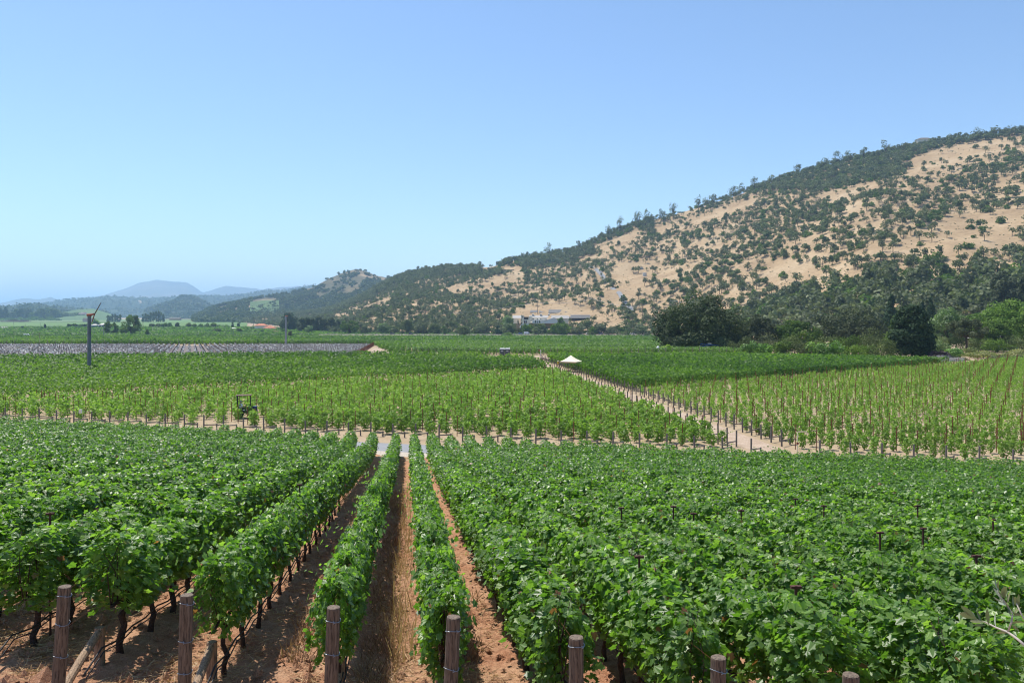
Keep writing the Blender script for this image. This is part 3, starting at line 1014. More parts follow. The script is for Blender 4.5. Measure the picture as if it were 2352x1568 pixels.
def grape_foliage(seed, n, lod, L=1.25, z0=.64, z1=1.70, w=.34, leaf=.145, ns=3, m='vine'):
    rg = np.random.default_rng(seed)
    C, N, T = canopy(rg, n, L, z0, z1, w)
    if ns:
        c2, n2, t2 = shoots(rg, ns, L, z1)
        C = np.concatenate([C, c2]); N = np.concatenate([N, n2]); T = np.concatenate([T, t2])
    V, F, Tt = leaf_geo(C, N, leaf * rg.uniform(.6, 1.35, len(C)), T, lod, .35, rg)
    return mesh_np("foliage", V, F, [M[m]], tint=Tt)


def grape_trunk(seed):
    rg = np.random.default_rng(seed); b = MB()
    p = [(0, 0, -.1)]
    for k in range(1, 6):
        p.append((rg.normal(0, .025), rg.normal(0, .025), .14 * k))
    b.tube(p, [.055, .042, .046, .038, .045, .04], 8)
    for sgn in (-1, 1):
        b.tube([p[-1], (sgn * .18, rg.normal(0, .02), .78), (sgn * .6, rg.normal(0, .03), .80)], [.035, .028, .018], 6)
    for k in range(7):
        x0 = rg.uniform(-.55, .55)
        b.tube([(x0, 0, .8), (x0 + rg.normal(0, .06), rg.normal(0, .10), 1.25), (x0 + rg.normal(0, .12), rg.normal(0, .18), 1.75)], [.008, .006, .003], 4)
    return b.mesh("trunk", M['vinebark'], smooth=True)


FOL = [grape_foliage(300 + k, 1500, 0, leaf=.080, w=.26, ns=7) for k in range(7)]
FOLM = [grape_foliage(320 + k, 1400, 1, leaf=.088, w=.26, ns=5) for k in range(6)]
TRK = [grape_trunk(340 + k) for k in range(5)]
ROWRZ = math.atan2(RY, RX)
SL = math.atan(.122)
VSP = 1.22
rg = np.random.default_rng(5)
vines = []
KN = NX * GX + NY * GY; KR = RX * GX + RY * GY
for ri, rn in enumerate(ROWS_N):
    t0 = (9.75 if rn < -1.5 else 9.1) + rg.uniform(-.12, .12)
    w0 = (t0 - rn * KN) / KR; w1 = (54.2 - rn * KN) / KR
    k = 0
    while w0 + k * VSP < w1:
        w = w0 + k * VSP + rg.uniform(-.06, .06)
        x, y = rn * NX + w * RX, rn * NY + w * RY
        if y > 3:
            z = float(ground(x, y)) + .06 * (y < 50)
            X0, Y0 = proj(x, y, z + 1.9); X1, Y1 = proj(x, y, z)
            if -130 < X0 < 2352 + 130 and Y0 < 1660:
                vines.append((math.hypot(x, y), ri, k, x, y, z))
        k += 1
vines.sort()
near = vines[:300]; far = vines[300:]
print("near vines", len(vines), near[-1][0])
proto = {}


def rowname(ri):
    k = ri - FIRST
    return f"{ordw(k)} row right of the weedy strip" if k >= 0 else f"{ordw(-k - 1)} row left of the weedy strip"


for i, (dist, ri, k, x, y, z) in enumerate(near):
    o = empty("grapevine", (x, y, z), 0)
    o.rotation_euler = (0, SL, ROWRZ + (math.pi if rg.uniform() < .5 else 0))
    if o.rotation_euler[2] > ROWRZ + 1: o.rotation_euler = (0, -SL, ROWRZ + math.pi)
    s = rg.uniform(.92, 1.08); o.scale = (1, s * (.64 if ri == FIRST - 1 else .72 if ri == FIRST else .8 if ri == FIRST - 2 else 1.0 if ri > FIRST else 1.15), rg.uniform(.93, 1.06))
    f = link("foliage", (FOL if dist < 19 else FOLM)[int(rg.integers(0, 7 if dist < 19 else 6))], o)
    t = link("trunk", TRK[int(rg.integers(0, 5))], o)
    tag(o, f"mature grapevine, {ordw(k)} from the near end, {rowname(ri)}", "grapevine", "mature grapevines in the near rows")

# the rest of the near block
cs = []
for lod, sel, n, leaf in ((1, [v for v in far if v[0] < 34], 1050, .098), (2, [v for v in far if v[0] >= 34], 760, .112)):
    nv = len(sel)
    C, N, Tt = canopy(rg, nv * n, VSP, .55, 1.72, .27)
    P = np.array([(v[3], v[4], v[5]) for v in sel])
    idx = np.repeat(np.arange(nv), n)
    hs = np.repeat(rg.uniform(.92, 1.07, nv), n)
    lx, ly, lz = C.T
    rid_ = np.array([v[1] for v in sel])[idx]
    ly = ly * np.where(rid_ < FIRST - 2, 1.2, np.where((rid_ == FIRST) | (rid_ == FIRST - 1), .72, np.where(rid_ == FIRST - 2, .85, 1.0)))
    lz = lz * hs + np.where(rg.uniform(size=len(lz)) < .035, rg.uniform(.1, .3, len(lz)), 0) * (lz > 1.4)
    Wp = np.stack([P[idx, 0] + lx * RX - ly * NX * -1 * -1, P[idx, 1] + lx * RY - ly * NY, P[idx, 2] + lz - .122 * lx * np.clip((54 - tt(P[idx, 0], P[idx, 1])) / 6, 0, 1)], -1)
    Nw = np.stack([N[:, 0] * RX - N[:, 1] * NX, N[:, 0] * RY - N[:, 1] * NY, N[:, 2]], -1)
    cs.append((lod, Wp, Nw, leaf * rg.uniform(.65, 1.35, len(Wp)), Tt))
allV, allF, allT, o_ = [], [], [], 0
for lod, Wp, Nw, S, Tt in cs:
    V, F, Tf = leaf_geo(Wp, Nw, S, Tt, lod, .35, rg)
    allV.append(V); allF.append(F + o_); allT.append(Tf); o_ += len(V)
tag(link("vineyard_foliage", mesh_np("vineyard_foliage", np.concatenate(allV), np.concatenate(allF), [M['vine']], tint=np.concatenate(allT))), "mature vine rows filling the rest of the near slope", "vineyard", kind='stuff')


# ------------------------------------------------------------------ near end posts
def post_mesh(seed, r, h, name="post"):
    rg = np.random.default_rng(seed); b = MB(); n = 14
    prof = [(-.4, 1.0), (0, 1.02), (h * .3, 1.0), (h * .6, .985), (h - .02, .97), (h - .004, .93), (h, .80)]
    vs = []; fs = []
    ph = rg.uniform(0, 6, 3)
    for z, k in prof:
        for i in range(n):
            t = 2 * math.pi * i / n
            rr = r * k * (1 + .03 * math.sin(3 * t + ph[0]) + .02 * math.sin(5 * t + ph[1] + z) + .01 * math.sin(9 * t + ph[2]))
            vs.append((rr * math.cos(t), rr * math.sin(t), z))
    for j in range(len(prof) - 1):
        for i in range(n):
            fs.append([j * n + i, j * n + (i + 1) % n, (j + 1) * n + (i + 1) % n, (j + 1) * n + i])
    fs.append([(len(prof) - 1) * n + i for i in range(n)])
    return b.add(vs, fs)


def ring_mesh(r):
    b = MB(); p = [(r * math.cos(t), r * math.sin(t), .01 * math.sin(t * 2)) for t in np.linspace(0, 6.283, 15)]
    b.tube(p, .0045, 5, cap=False)
    b.tube([(0, -r - .004, -.012), (.012, -r - .02, 0), (0, -r - .004, .014)], .006, 5)
    return b.mesh("wire_loop", M['steel'])


RING = ring_mesh(.083)
POSTS = [(150, 1345, -.07, .010), (430, 1365, -.025, 0), (767, 1393, -.035, .01), (1043, 1415, -.045, 0), (1325, 1462, 0, .01), (1652, 1508, -.01, 0), (1955, 1548, .01, 0)]
for i, (X, Y, lx, ly) in enumerate(POSTS):
    a = (X - 1177) / FU; D = 8.12 / (GY + GX * a)
    top = np.array([a * D, D, EYE - (Y - HZ) / FU * D])
    gz = float(ground(top[0], top[1])); h = top[2] - gz
    base = np.array([top[0] + lx * h, top[1] + ly * h, gz])
    o = empty("end_post", base)
    ax = Vector((top - base)).normalized()
    q = Vector((0, 0, 1)).rotation_difference(ax).to_euler()
    p = post_mesh(i, .078, h).build("post", M['wood'], o, smooth=False)
    p.rotation_euler = q
    for zf in (.92, .66, .40, .16):
        rr = link("wire_loop", RING, o, ax * (h * zf + random.uniform(-.05, .05))); rr.rotation_euler = (q.x + random.uniform(-.1, .1), q.y + random.uniform(-.12, .12), random.uniform(0, .6))
    d = Vector((RX, RY, 0)); st = Vector((0, 0, 0)) + d * 1.38
    sz = float(ground(base[0] + st.x, base[1] + st.y)) - gz
    b = post_mesh(40 + i, .072, .58); s_ = b.build("anchor_post", M['wood_tan'], o); s_.location = (st.x, st.y, sz); s_.rotation_euler = (0, 0, i)
    b = MB(); b.tube([(d.x * .10, d.y * .10, .06), (d.x * .7, d.y * .7, .06 + (sz + .5) * .5), (st.x - d.x * .04, st.y - d.y * .04, sz + .52)], [.055, .057, .055], 10)
    b.build("brace", M['wood_tan'], o)
    b = MB()
    for hh in (.95, .62):
        b.tube([ax * h * hh, (st.x * .7, st.y * .7, gz * 0 + h * hh - .12), (st.x * 1.6, st.y * 1.6, h * hh - .25)], .0012, 4)
    b.build("trellis_wire", M['rust'], o)
    desc = ["leftmost of the tall brown end posts, tilted, with a tan diagonal brace", "second tall brown end post from the left, with a tan diagonal brace", "third tall brown end post from the left, beside the bare weedy strip",
            "fourth tall brown end post from the left, just right of the bare weedy strip", "fifth end post from the left, its top half among vine leaves", "short visible end post top, second from the right among leaves", "rightmost end post, only its cut top showing at the picture's lower edge"][i]
    tag(o, desc, "end post", "end posts of the near rows")

# drip hoses under the nearest rows
for k in range(-4, 5):
    ri = FIRST + k; rn = ROWS_N[ri]
    w0 = (8.4 - rn * KN) / KR; w1 = (34 - rn * KN) / KR
    pts = []
    for j, w in enumerate(np.arange(w0, w1, .61)):
        x, y = rn * NX + w * RX + .05, rn * NY + w * RY
        zz = float(ground(x, y)) + (.43 if j else .30) + (.0 if j % 2 else -.05) + random.uniform(-.02, .02)
        pts.append((x, y, zz))
    b = MB(); b.tube(pts, .013, 6); b.tube([(p[0] + .03, p[1], p[2] - .05 + random.uniform(-.02, .02)) for p in pts], .010, 5)
    tag(b.build("drip_hose", M['black'], smooth=True), f"black drip hose hung low along the {rowname(ri)}", "hose", "drip hoses")


# rusty stakes whose heads stand above the near canopy
def stake_mesh(h, head=.12, th=.026):
    b = MB()
    b.box((0, 0, h / 2 - .1), (th, th, h + .2)); b.box((0, .0, h - .02), (head, .045, .03)); b.box((0, 0, h - .38), (head * .8, .03, .03))
    return b.mesh("trellis_stake", M['rust'])


STK = stake_mesh(1.90)
M['darkrust'] = plain("dark_rusty_steel", (.075, .028, .018), .8, .4, 25)
STK.materials[0] = M['darkrust']
sp = [(105, 1188), (475, 1068), (1497, 1306), (1620, 1188), (1745, 1185), (1868, 1172), (1930, 1180), (2028, 1218), (2175, 1228), (2318, 1236), (1560, 1178), (2110, 1176), (1450, 1225), (1860, 1320), (2260, 1300), (690, 1130)]
for i, (X, Y) in enumerate(sp):
    best = min(vines, key=lambda v: abs(proj(v[3], v[4], v[5] + 1.9)[0] - X) + abs(proj(v[3], v[4], v[5] + 1.9)[1] - Y))
    _, ri, k, x, y, z = best
    o = link("trellis_stake", STK, None, (x + RX * .5, y + RY * .5, z), ROWRZ + math.pi / 2 + rg.uniform(-.15, .15))
    o.rotation_euler[0] = rg.uniform(-.04, .04)
    tag(o, f"rusty T-headed stake by the {ordw(k)} vine, {rowname(ri)}", "stake", "rusty stakes above the near canopy")

# dry weeds and straw on the near soil
def blades(P, h, w, lean, tint, rg, up=1.0):
    n = len(P)
    d = nrm(np.stack([rg.normal(0, lean, n), rg.normal(0, lean, n), np.full(n, up)], -1))
    side = nrm(np.cross(d, rg.normal(size=(n, 3))))
    h = (h * rg.uniform(.5, 1.4, n))[:, None]; w = (w * rg.uniform(.6, 1.4, n))[:, None]
    V = np.stack([P - side * w, P + side * w, P + d * h + side * w * .4, P + d * h - side * w * .4], 1)
    return V.reshape(-1, 3), np.arange(4 * n).reshape(n, 4), tint


def near_pts(n, lo, hi, t0, t1, rg, pw=1.6):
    nn_ = rg.uniform(lo, hi, n); t = t0 + (t1 - t0) * rg.uniform(0, 1, n) ** pw
    w = (t - nn_ * KN) / KR
    x = nn_ * NX + w * RX; y = nn_ * NY + w * RY
    return np.stack([x, y, ground(x, y) + .05], -1), nn_


parts = []
P, nn_ = near_pts(3800, -.72, -.12, 8.5, 34, rg); ok = rg.uniform(size=len(P)) < np.clip(.55 + 1.4 * fbm(P[:, 0] * 1.6, P[:, 1] * 1.0, 14, 2), .08, 1); P = P[ok]
parts.append(blades(P, .20, .007, .55, np.clip(rg.beta(1.4, 3, len(P)), 0, 1), rg))
P, nn_ = near_pts(2600, -1.9, -1.15, 8.5, 26, rg); ok = fbm(P[:, 0] * 1.2, P[:, 1] * .8, 15, 2) > .05; P = P[ok]
parts.append(blades(P, .22, .007, .5, np.clip(rg.beta(1.3, 4, len(P)), 0, 1), rg))
P, nn_ = near_pts(1500, .75, 1.5, 8.5, 20, rg); ok = fbm(P[:, 0] * 1.2, P[:, 1] * .8, 16, 2) > .15; P = P[ok]
parts.append(blades(P, .2, .007, .5, np.clip(rg.beta(1.3, 4, len(P)), 0, 1), rg))
P, nn_ = near_pts(420, -.3, .1, 11, 36, rg)
parts.append(blades(P, .5, .006, .18, np.clip(rg.uniform(.6, 1, len(P)), 0, 1), rg))
def join_quads(parts):
    Vs, Fs, Ts, o = [], [], [], 0
    for V, F, Tt in parts: Vs.append(V); Fs.append(F + o); Ts.append(Tt); o += len(V)
    return np.concatenate(Vs), np.concatenate(Fs), np.concatenate(Ts)
V, F, Tt = join_quads(parts)
tag(link("dry_weeds", mesh_np("dry_weeds", V, F, [M['weed']], tint=Tt)), "brown dried weeds in the gaps between the near rows", "weeds", kind='stuff')
P, nn_ = near_pts(44000, -8.5, 4.5, 8.0, 32, rg, 1.9); ok = fbm(P[:, 0] * .9, P[:, 1] * .9, 18, 3) > -.05; P = P[ok]; P[:, 2] += .03
V, F, Tt = blades(P, .16, .004, 3.0, np.clip(rg.beta(2, 2, len(P)), 0, 1), rg, up=.35)
tag(link("straw_litter", mesh_np("straw_litter", V, F, [M['straw']], tint=Tt)), "loose tan straw lying on the red soil", "straw", kind='stuff')
# soil clods
P, nn_ = near_pts(5200, -8.5, 5, 8.2, 26, rg, 1.9)
Vs, Fs = [], []; o_ = 0
octv = np.array([(1, 0, 0), (0, 1, 0), (-1, 0, 0), (0, -1, 0), (0, 0, .8), (0, 0, -.6)]); octf = np.array([(0, 1, 4, 4), (1, 2, 4, 4), (2, 3, 4, 4), (3, 0, 4, 4)])
octf = np.array([(0, 1, 4), (1, 2, 4), (2, 3, 4), (3, 0, 4)])
Vc = (octv[None] * (rg.lognormal(-3.35, .55, (len(P), 1, 1))) * rg.uniform(.6, 1.4, (len(P), 6, 3)) + P[:, None] + np.array([0, 0, .0]))
Fc = octf[None] + (np.arange(len(P)) * 6)[:, None, None]
tag(link("soil_clods", mesh_np("soil_clods", Vc.reshape(-1, 3), Fc.reshape(-1, 3), [M['soil']])), "small red clods lying on the soil", "clods", kind='stuff')


# ------------------------------------------------------------------ young blocks
VX, VY = .799, .602          # direction of the valley rows
QX, QY = .602, -.799         # across them
SPC = 1.66
ML = lambda x: 139 + (x - 2.3) * .753            # edge of the mature block on the left
MRE = lambda x: 111.5 + (x - 19.7) * .753          # edge of the mature block on the right


def block_of(x, y):
    """which planting stands at x, y of the valley floor"""
    t = tt(x, y)
    yl = (t > 65.0) & (x < av_l(y) - .4) & (y < ML(x) - 1.7)
    yr = (t > 64.9) & (x > av_r(y) + .4) & (y < MRE(x) - 1.9) & (y < 186 - (x - 80) * .1)
    return yl, yr


def young_mesh(seed, n, lod, size):
    rg = np.random.default_rng(seed)
    u = rg.uniform(0, 1, n) ** .85
    z = .20 + 1.22 * u
    lean = rg.normal(0, .08, 2)
    ww = .30 * (.5 + .8 * np.sin(np.pi * np.clip(u * .95 + .05, 0, 1)))
    t = rg.uniform(0, 6.283, n); r = ww * np.sqrt(rg.uniform(.1, 1.2, n))
    kx = 1.25
    C = np.stack([r * np.cos(t) * kx + lean[0] * u, r * np.sin(t) + lean[1] * u, z], -1)
    for j in range(4):   # stray shoots
        m = rg.integers(0, n, 7); f = np.linspace(0, 1, 7)
        C[m] = np.stack([rg.normal(0, .1) + rg.normal(0, .5) * f, rg.normal(0, .1) + rg.normal(0, .35) * f, 1.05 + .62 * f - .15 * f * f], -1)
    N = np.stack([np.cos(t) * .7, np.sin(t) * .7, .6 + 0 * t], -1) + rg.normal(0, .5, (n, 3))
    T = np.clip(rg.beta(2, 2, n) * .8 + .25 * u, 0, 1)
    V, F, Tt = leaf_geo(C, N, size * rg.uniform(.6, 1.3, n), T, lod, .8, rg)
    b = MB(); b.tube([(0, 0, -.1), (.02, .02, .45), (lean[0] * .6, lean[1] * .6, 1.1)], [.025, .02, .01], 4, cap=False)
    tv = np.array(b.v); tf = np.array(b.f)
    FF = np.concatenate([F, tf + len(V)])
    mi = np.concatenate([np.zeros(len(F), int), np.ones(len(tf), int)])
    return np.concatenate([V, tv]), FF, np.concatenate([Tt, np.zeros(len(tf))]), mi


YV = [young_mesh(400 + k, 210, 1, .15) for k in range(6)]
YV2 = [young_mesh(420 + k, 130, 2, .18) for k in range(6)]
YMAT = [M['vine_young'], M['vinebark'], M['rust']]
YME = [(mesh_np("foliage", V, F[mi == 0], YMAT[:1], tint=T_[mi == 0]), mesh_np("trunk", V, F[mi == 1], YMAT[1:2])) for V, F, T_, mi in YV]
pts = []; stakes = []
rg = np.random.default_rng(21)
A31 = (math.sin(R(31)), math.cos(R(31)))
for q in range(-140, 140):
    qq = q * SPC
    p0 = np.arange(-40, 330, 1.45) + rg.uniform(0, 1.45)
    x = qq * QX + p0 * VX; y = qq * QY + p0 * VY
    yl, yr = block_of(x, y)
    Xp, Yp = proj(x, np.maximum(y, 1), 0.8)
    ok = (yl | yr) & (Xp > -40) & (Xp < 2392) & (rg.uniform(size=len(x)) < .95)
    for i in np.flatnonzero(ok): pts.append((x[i], y[i], bool(yr[i])))
    # stakes on lines running at 31 degrees, every 4.8 m along the row
    sh = (qq * math.cos(R(20)) / math.sin(R(20))) % 4.8
    p1 = np.arange(-40, 330, 4.8) - sh
    x = qq * QX + p1 * VX; y = qq * QY + p1 * VY
    yl, yr = block_of(x, y)
    Xp, Yp = proj(x, np.maximum(y, 1), 0.8)
    for i in np.flatnonzero((yl | yr) & (Xp > -40) & (Xp < 2392)): stakes.append((x[i] + rg.normal(0, .08), y[i] + rg.normal(0, .08), bool(yr[i])))
pts.sort(key=lambda p: p[0] ** 2 + p[1] ** 2); stakes.sort(key=lambda p: p[0] ** 2 + p[1] ** 2)
print("young vines", len(pts), "stakes", len(stakes))
for (x, y, r) in pts[:300]:
    o = empty("young_grapevine", (x, y, float(ground(x, y))), rg.uniform(0, 6.28))
    f_, t_ = YME[int(rg.integers(0, 6))]
    link("foliage", f_, o); link("trunk", t_, o)
    s = rg.uniform(.72, 1.08) * (.86 if r else 1.0); k_ = .95 if r else 1.25; o.scale = (s * k_, s * k_, s)
    tag(o, "sparse upright young grapevine near the road, in the right young block" if r else "bushy upright young grapevine near the road, in the left young block", "grapevine", "young vines of the right block" if r else "young vines of the left block")
place = []
for (x, y, r) in pts[300:]:
    s = rg.uniform(.72, 1.08) * (.86 if r else 1)
    place.append((int(rg.integers(0, 6)), x, y, float(ground(x, y)), s * (.95 if r else 1.25), s, rg.uniform(0, 6.28)))
V, F, Tt, mi = merge(YV2, place)
tag(link("young_vineyard", mesh_np("young_vineyard", V, F, YMAT, tint=Tt, mi=mi)), "young vines filling the valley blocks beyond the nearest ones", "vineyard", kind='stuff')
STY = stake_mesh(1.85, .20, .046)
for (x, y, r) in stakes[:300]:
    o = link("trellis_stake", STY, None, (x, y, float(ground(x, y))), math.atan2(VY, VX) + math.pi / 2 + rg.uniform(-.2, .2))
    o.scale = (1, 1, rg.uniform(.92, 1.06)); o.rotation_euler[0] = rg.uniform(-.03, .03)
    tag(o, "thin rusty T-headed stake among the sparse vines of the right young block" if r else "thin rusty T-headed stake among the bushy vines of the left young block", "stake", "rusty stakes of the right young block" if r else "rusty stakes of the left young block")
sv = np.array([v.co for v in STY.vertices]); sf = np.array([list(p.vertices) for p in STY.polygons])
far_ = np.array([(x, y, float(ground(x, y))) for x, y, r in stakes[300:]])
V = (sv[None] * np.array([1, 1, 1]) + far_[:, None]).reshape(-1, 3); F = (sf[None] + (np.arange(len(far_)) * len(sv))[:, None, None]).reshape(-1, 4)
tag(link("far_stakes", mesh_np("far_stakes", V, F, [M['rust']])), "rusty stakes in the far part of the young blocks", "stakes", kind='stuff')

# drip lines along the young rows (thin dark lines low over the soil) belong to the far planting
b = []
for q in range(-140, 140):
    qq = q * SPC
    p0 = np.arange(-40, 200, 1.5)
    x = qq * QX + p0 * VX; y = qq * QY + p0 * VY
    yl, yr = block_of(x, y); Xp, _ = proj(x, np.maximum(y, 1), .5)
    ok = (yl | yr) & (Xp > -40) & (Xp < 2392) & (y < 95)
    for i in range(len(x) - 1):
        if ok[i] and ok[i + 1]:
            w = .012
            b.append([(x[i], y[i], .42 - w), (x[i + 1], y[i + 1], .42 - w), (x[i + 1], y[i + 1], .42 + w), (x[i], y[i], .42 + w)])
V = np.array(b).reshape(-1, 3); F = np.arange(len(V)).reshape(-1, 4)
tag(link("drip_lines", mesh_np("drip_lines", V, F, [M['black']])), "thin drip lines strung low along the young rows", "hoses", kind='stuff')


# ------------------------------------------------------------------ valley end posts with low rails
def valley_post():
    root = empty("end_post")
    post_mesh(77, .068, 1.32).build("post", M['wood_grey'], root)
    b = post_mesh(78, .06, .52); s = b.build("anchor_post", M['wood_grey'], root); s.location = (1.15, 0, 0)
    b = MB(); b.tube([(.0, 0, .46), (1.22, 0, .43)], .05, 8); b.build("rail", M['wood_grey'], root)
    return root


PP = valley_post(); used = [False]


def put_post(x, y, rz, label, group):
    o = PP if not used[0] else copy_tree(PP)
    used[0] = True
    o.location = (x, y, float(ground(x, y))); o.rotation_euler = (rg.uniform(-.02, .02), rg.uniform(-.02, .02), rz + rg.uniform(-.05, .05))
    o.scale = (1, 1, rg.uniform(.94, 1.07))
    tag(o, label, "end post", group)


rzv = math.atan2(VY, VX)
step = SPC / abs(QX * .963 + QY * -.27)
cx, cy = 18.0, (62.6 - GX * 18.0) / GY
for k in range(0, 46):
    x = cx - k * step * .963; y = cy + k * step * .27
    if not onscreen(x, y, 1): continue
    put_post(x, y, rzv, f"grey railed end post along the road, {ordw(k)} left of the dirt track corner", "road-side end posts of the left young block")
cx, cy = 22.6, (62.4 - GX * 22.6) / GY
for k in range(0, 14):
    x = cx + k * step * .963; y = cy - k * step * .27
    if not onscreen(x, y, 1): continue
    put_post(x, y, rzv, f"grey railed end post along the road, {ordw(k)} right of the dirt track corner", "road-side end posts of the right young block")
stepa = SPC / abs(QX * -.1236 + QY * .9923)
k = 0; y = 64.0
while y < 186:
    put_post(av_r(y), y, rzv, f"grey end post on the dirt track's right edge, {ordw(k)} from the road", "end posts along the right edge of the dirt track")
    y += stepa * .9923; k += 1
k = 0; y = 63.8
while y < 148:
    put_post(av_l(y), y, rzv + math.pi, f"grey end post on the dirt track's left edge, {ordw(k)} from the road", "end posts along the left edge of the dirt track")
    y += stepa * .9923; k += 1


# ------------------------------------------------------------------ mature and far blocks of the valley
def hedge_rows(poly, ang, spacing, dens, size_k, z0, z1, w, m, name, label, thin=1.0, gap=None, minsize=.0):
    """rows of leaves filling a polygon; leaf size grows with distance so each stays about a pixel"""
    dx, dy = math.sin(R(ang)), math.cos(R(ang)); qx, qy = dy, -dx
    P = np.array(poly)
    pr = P @ np.array([qx, qy]); pl = P @ np.array([dx, dy])
    Cs, Ns, Ss, Ts = [], [], [], []
    for qv in np.arange(math.ceil(pr.min() / spacing) * spacing, pr.max(), spacing):
        l0, l1 = pl.min(), pl.max()
        # number of leaves from local size
        L = l1 - l0
        n0 = int(L * dens)
        l = rg.uniform(l0, l1, n0)
        x = qv * qx + l * dx; y = qv * qy + l * dy
        s = np.maximum(minsize, size_k * y)
        ref = max(minsize, size_k * P[:, 1].min())
        keep = (rg.uniform(size=n0) < (ref / s) ** 1.6) & inpoly(x, y, poly)
        Xp, Yp = proj(x, np.maximum(y, 1), 1.5)
        keep &= (Xp > -30) & (Xp < 2382)
        if gap is not None: keep &= ~gap(x, y)
        x, y, l, s = x[keep], y[keep], l[keep], s[keep]
        n = len(x)
        if not n: continue
        u = rg.uniform(0, 1, n) ** .7
        side = np.where(rg.uniform(size=n) < .5, 1, -1)
        hw = w * (.65 + .5 * np.sin(np.pi * u)) * rg.uniform(.3, 1.1, n) + .10 * vnoise(l * .9, l * 0 + qv * 3.3, 3)
        top = 1 + .13 * vnoise(l * .7, l * 0 + qv * 1.7, 6) + .10 * fbm(x * .08, y * .08, 8, 2)
        z = ground(x, y) + z0 + (z1 - z0) * u * top
        Cs.append(np.stack([x + side * hw * qx, y + side * hw * qy, z], -1))
        Ns.append(np.stack([side * qx * .8 + rg.normal(0, .45, n), side * qy * .8 + rg.normal(0, .45, n), .55 + .5 * (u > .75) + rg.normal(0, .4, n)], -1))
        Ss.append(s * rg.uniform(.7, 1.35, n)); Ts.append(np.clip(rg.beta(2.2, 2.2, n) + .5 * fbm(x * .04, y * .04, 12, 2), 0, 1))
    V, F, Tt = leaf_geo(np.concatenate(Cs), np.concatenate(Ns), np.concatenate(Ss), np.concatenate(Ts), 2, .6, rg)
    print(name, len(F))
    return tag(link(name, mesh_np(name, V, F, [M[m]], tint=Tt)), label, "vineyard", kind='stuff')


LP = [(x, ML(x)) for x in (-110, -60, -20, 7.2)] + [(4.0, 175), (-5, 175), (-8, 189), (-40, 190), (-125, 174)]
hedge_rows(LP, 53, 1.66, 75, .0024, .35, 2.0, .44, 'vine_far', "mature_vineyard", "dense mature vine block left of the dirt track")
RP = [(16.6, MRE(16.6)), (40, MRE(40)), (70, MRE(70)), (92, 165), (86, 169), (52, 186), (8.6, 184), (8.2, 176), (14, 128)]
hedge_rows(RP, 53, 1.66, 75, .0024, .35, 1.9, .44, 'vine_far', "mature_vineyard", "dense mature vine block right of the dirt track")
FP = [(-31, 211), (60, 211), (95, 300), (110, 420), (112, 640), (-440, 640), (-330, 352), (-62, 352)]
hedge_rows(FP, -7.4, 1.75, 20, .0019, .4, 1.85, .45, 'vine_far', "far_vineyard", "wide green vine block on the valley floor before the hill road", gap=lambda x, y: ((x < -45 + (y - 400) * -.2) & (((y > 410) & (y < 432)) | ((y > 560) & (y < 590)))))


# ------------------------------------------------------------------ netted block on the left of the valley
NB = [(-140, 170), (-34.8, 170), (-38.7, 198), (-57, 326), (-225, 322)]
M['net'] = leaf_mat("pale_netting", [(0, (.12, .095, .09)), (.45, (.28, .235, .235)), (.8, (.56, .52, .53)), (1, (.88, .86, .86))], trans=.2, rough=.5, vary=0)
M['netsoil'] = plain("grey_brown_soil", (.15, .125, .115), .95, .3, .6)
x = np.array([p[0] for p in NB]); 
yy = np.linspace(168, 330, 20)
strip_sheet("grey_soil", np.stack([np.full(20, -260.), yy], -1), np.stack([-38.7 - .141 * (yy - 198) + .2, yy], -1), M['netsoil'], .008, 12, "grey-brown soil under the netted rows")
ang = -22.; dx, dy = math.sin(R(ang)), math.cos(R(ang)); qx, qy = dy, -dx
C_, N_, S_, T_, bl = [], [], [], [], []
for qv in np.arange(-60, 130, 1.9) - 60:
    l = np.arange(100, 420, .42) + rg.normal(0, .05)
    x = qv * qx + l * dx; y = qv * qy + l * dy
    ok = inpoly(x, y, NB); x, y, l = x[ok], y[ok], l[ok]
    Xp, _ = proj(x, y, 0); ok = (Xp > -30); x, y, l = x[ok], y[ok], l[ok]
    n = len(x)
    if n < 3: continue
    for rep in range(2):
        C_.append(np.stack([x + rg.normal(0, .10, n) * qx, y + rg.normal(0, .10, n) * qy, ground(x, y) + rg.uniform(.75, 1.05, n) - rep * .25], -1))
        N_.append(np.stack([qx + rg.normal(0, .5, n), qy - .7 + rg.normal(0, .5, n), .8 + rg.normal(0, .3, n)], -1))
        S_.append(rg.uniform(.3, .55, n)); T_.append(np.clip(rg.beta(1.6, 1.6, n) + .25 * (1 - rep) * (rg.uniform(size=n) < .3) - .12 * rep, 0, 1))
    for i in range(0, n, 11): bl.append((x[i], y[i], float(ground(x[i], y[i]))))
V, F, Tt = leaf_geo(np.concatenate(C_), np.concatenate(N_), np.concatenate(S_), np.concatenate(T_), 2, .3, rg)
bs = np.array(bl); pv = np.array([(-.04, 0, 0), (.04, 0, 0), (.03, 0, 1.65), (-.03, 0, 1.65), (0, -.04, 0), (0, .04, 0), (0, .03, 1.65), (0, -.03, 1.65)])
Vp = (pv[None] + bs[:, None]).reshape(-1, 3); Fp = (np.array([[0, 1, 2, 3], [4, 5, 6, 7]])[None] + (np.arange(len(bs)) * 8)[:, None, None]).reshape(-1, 4) + len(V)
tag(link("netted_vineyard", mesh_np("netted_vineyard", np.concatenate([V, Vp]), np.concatenate([F, Fp]), [M['net'], M['wood']], tint=np.concatenate([Tt, np.zeros(len(Fp))]), mi=np.concatenate([np.zeros(len(F), int), np.ones(len(Fp), int)]))),
    "rows of low vines under pale grey netting", "vineyard", kind='stuff')
b = MB(); b.tube([(0, 0, -.2), (.0, 0, 1.7)], [.06, .055], 7); b.tube([(0, 0, 1.3), (-.9, -.2, .0)], .05, 6)
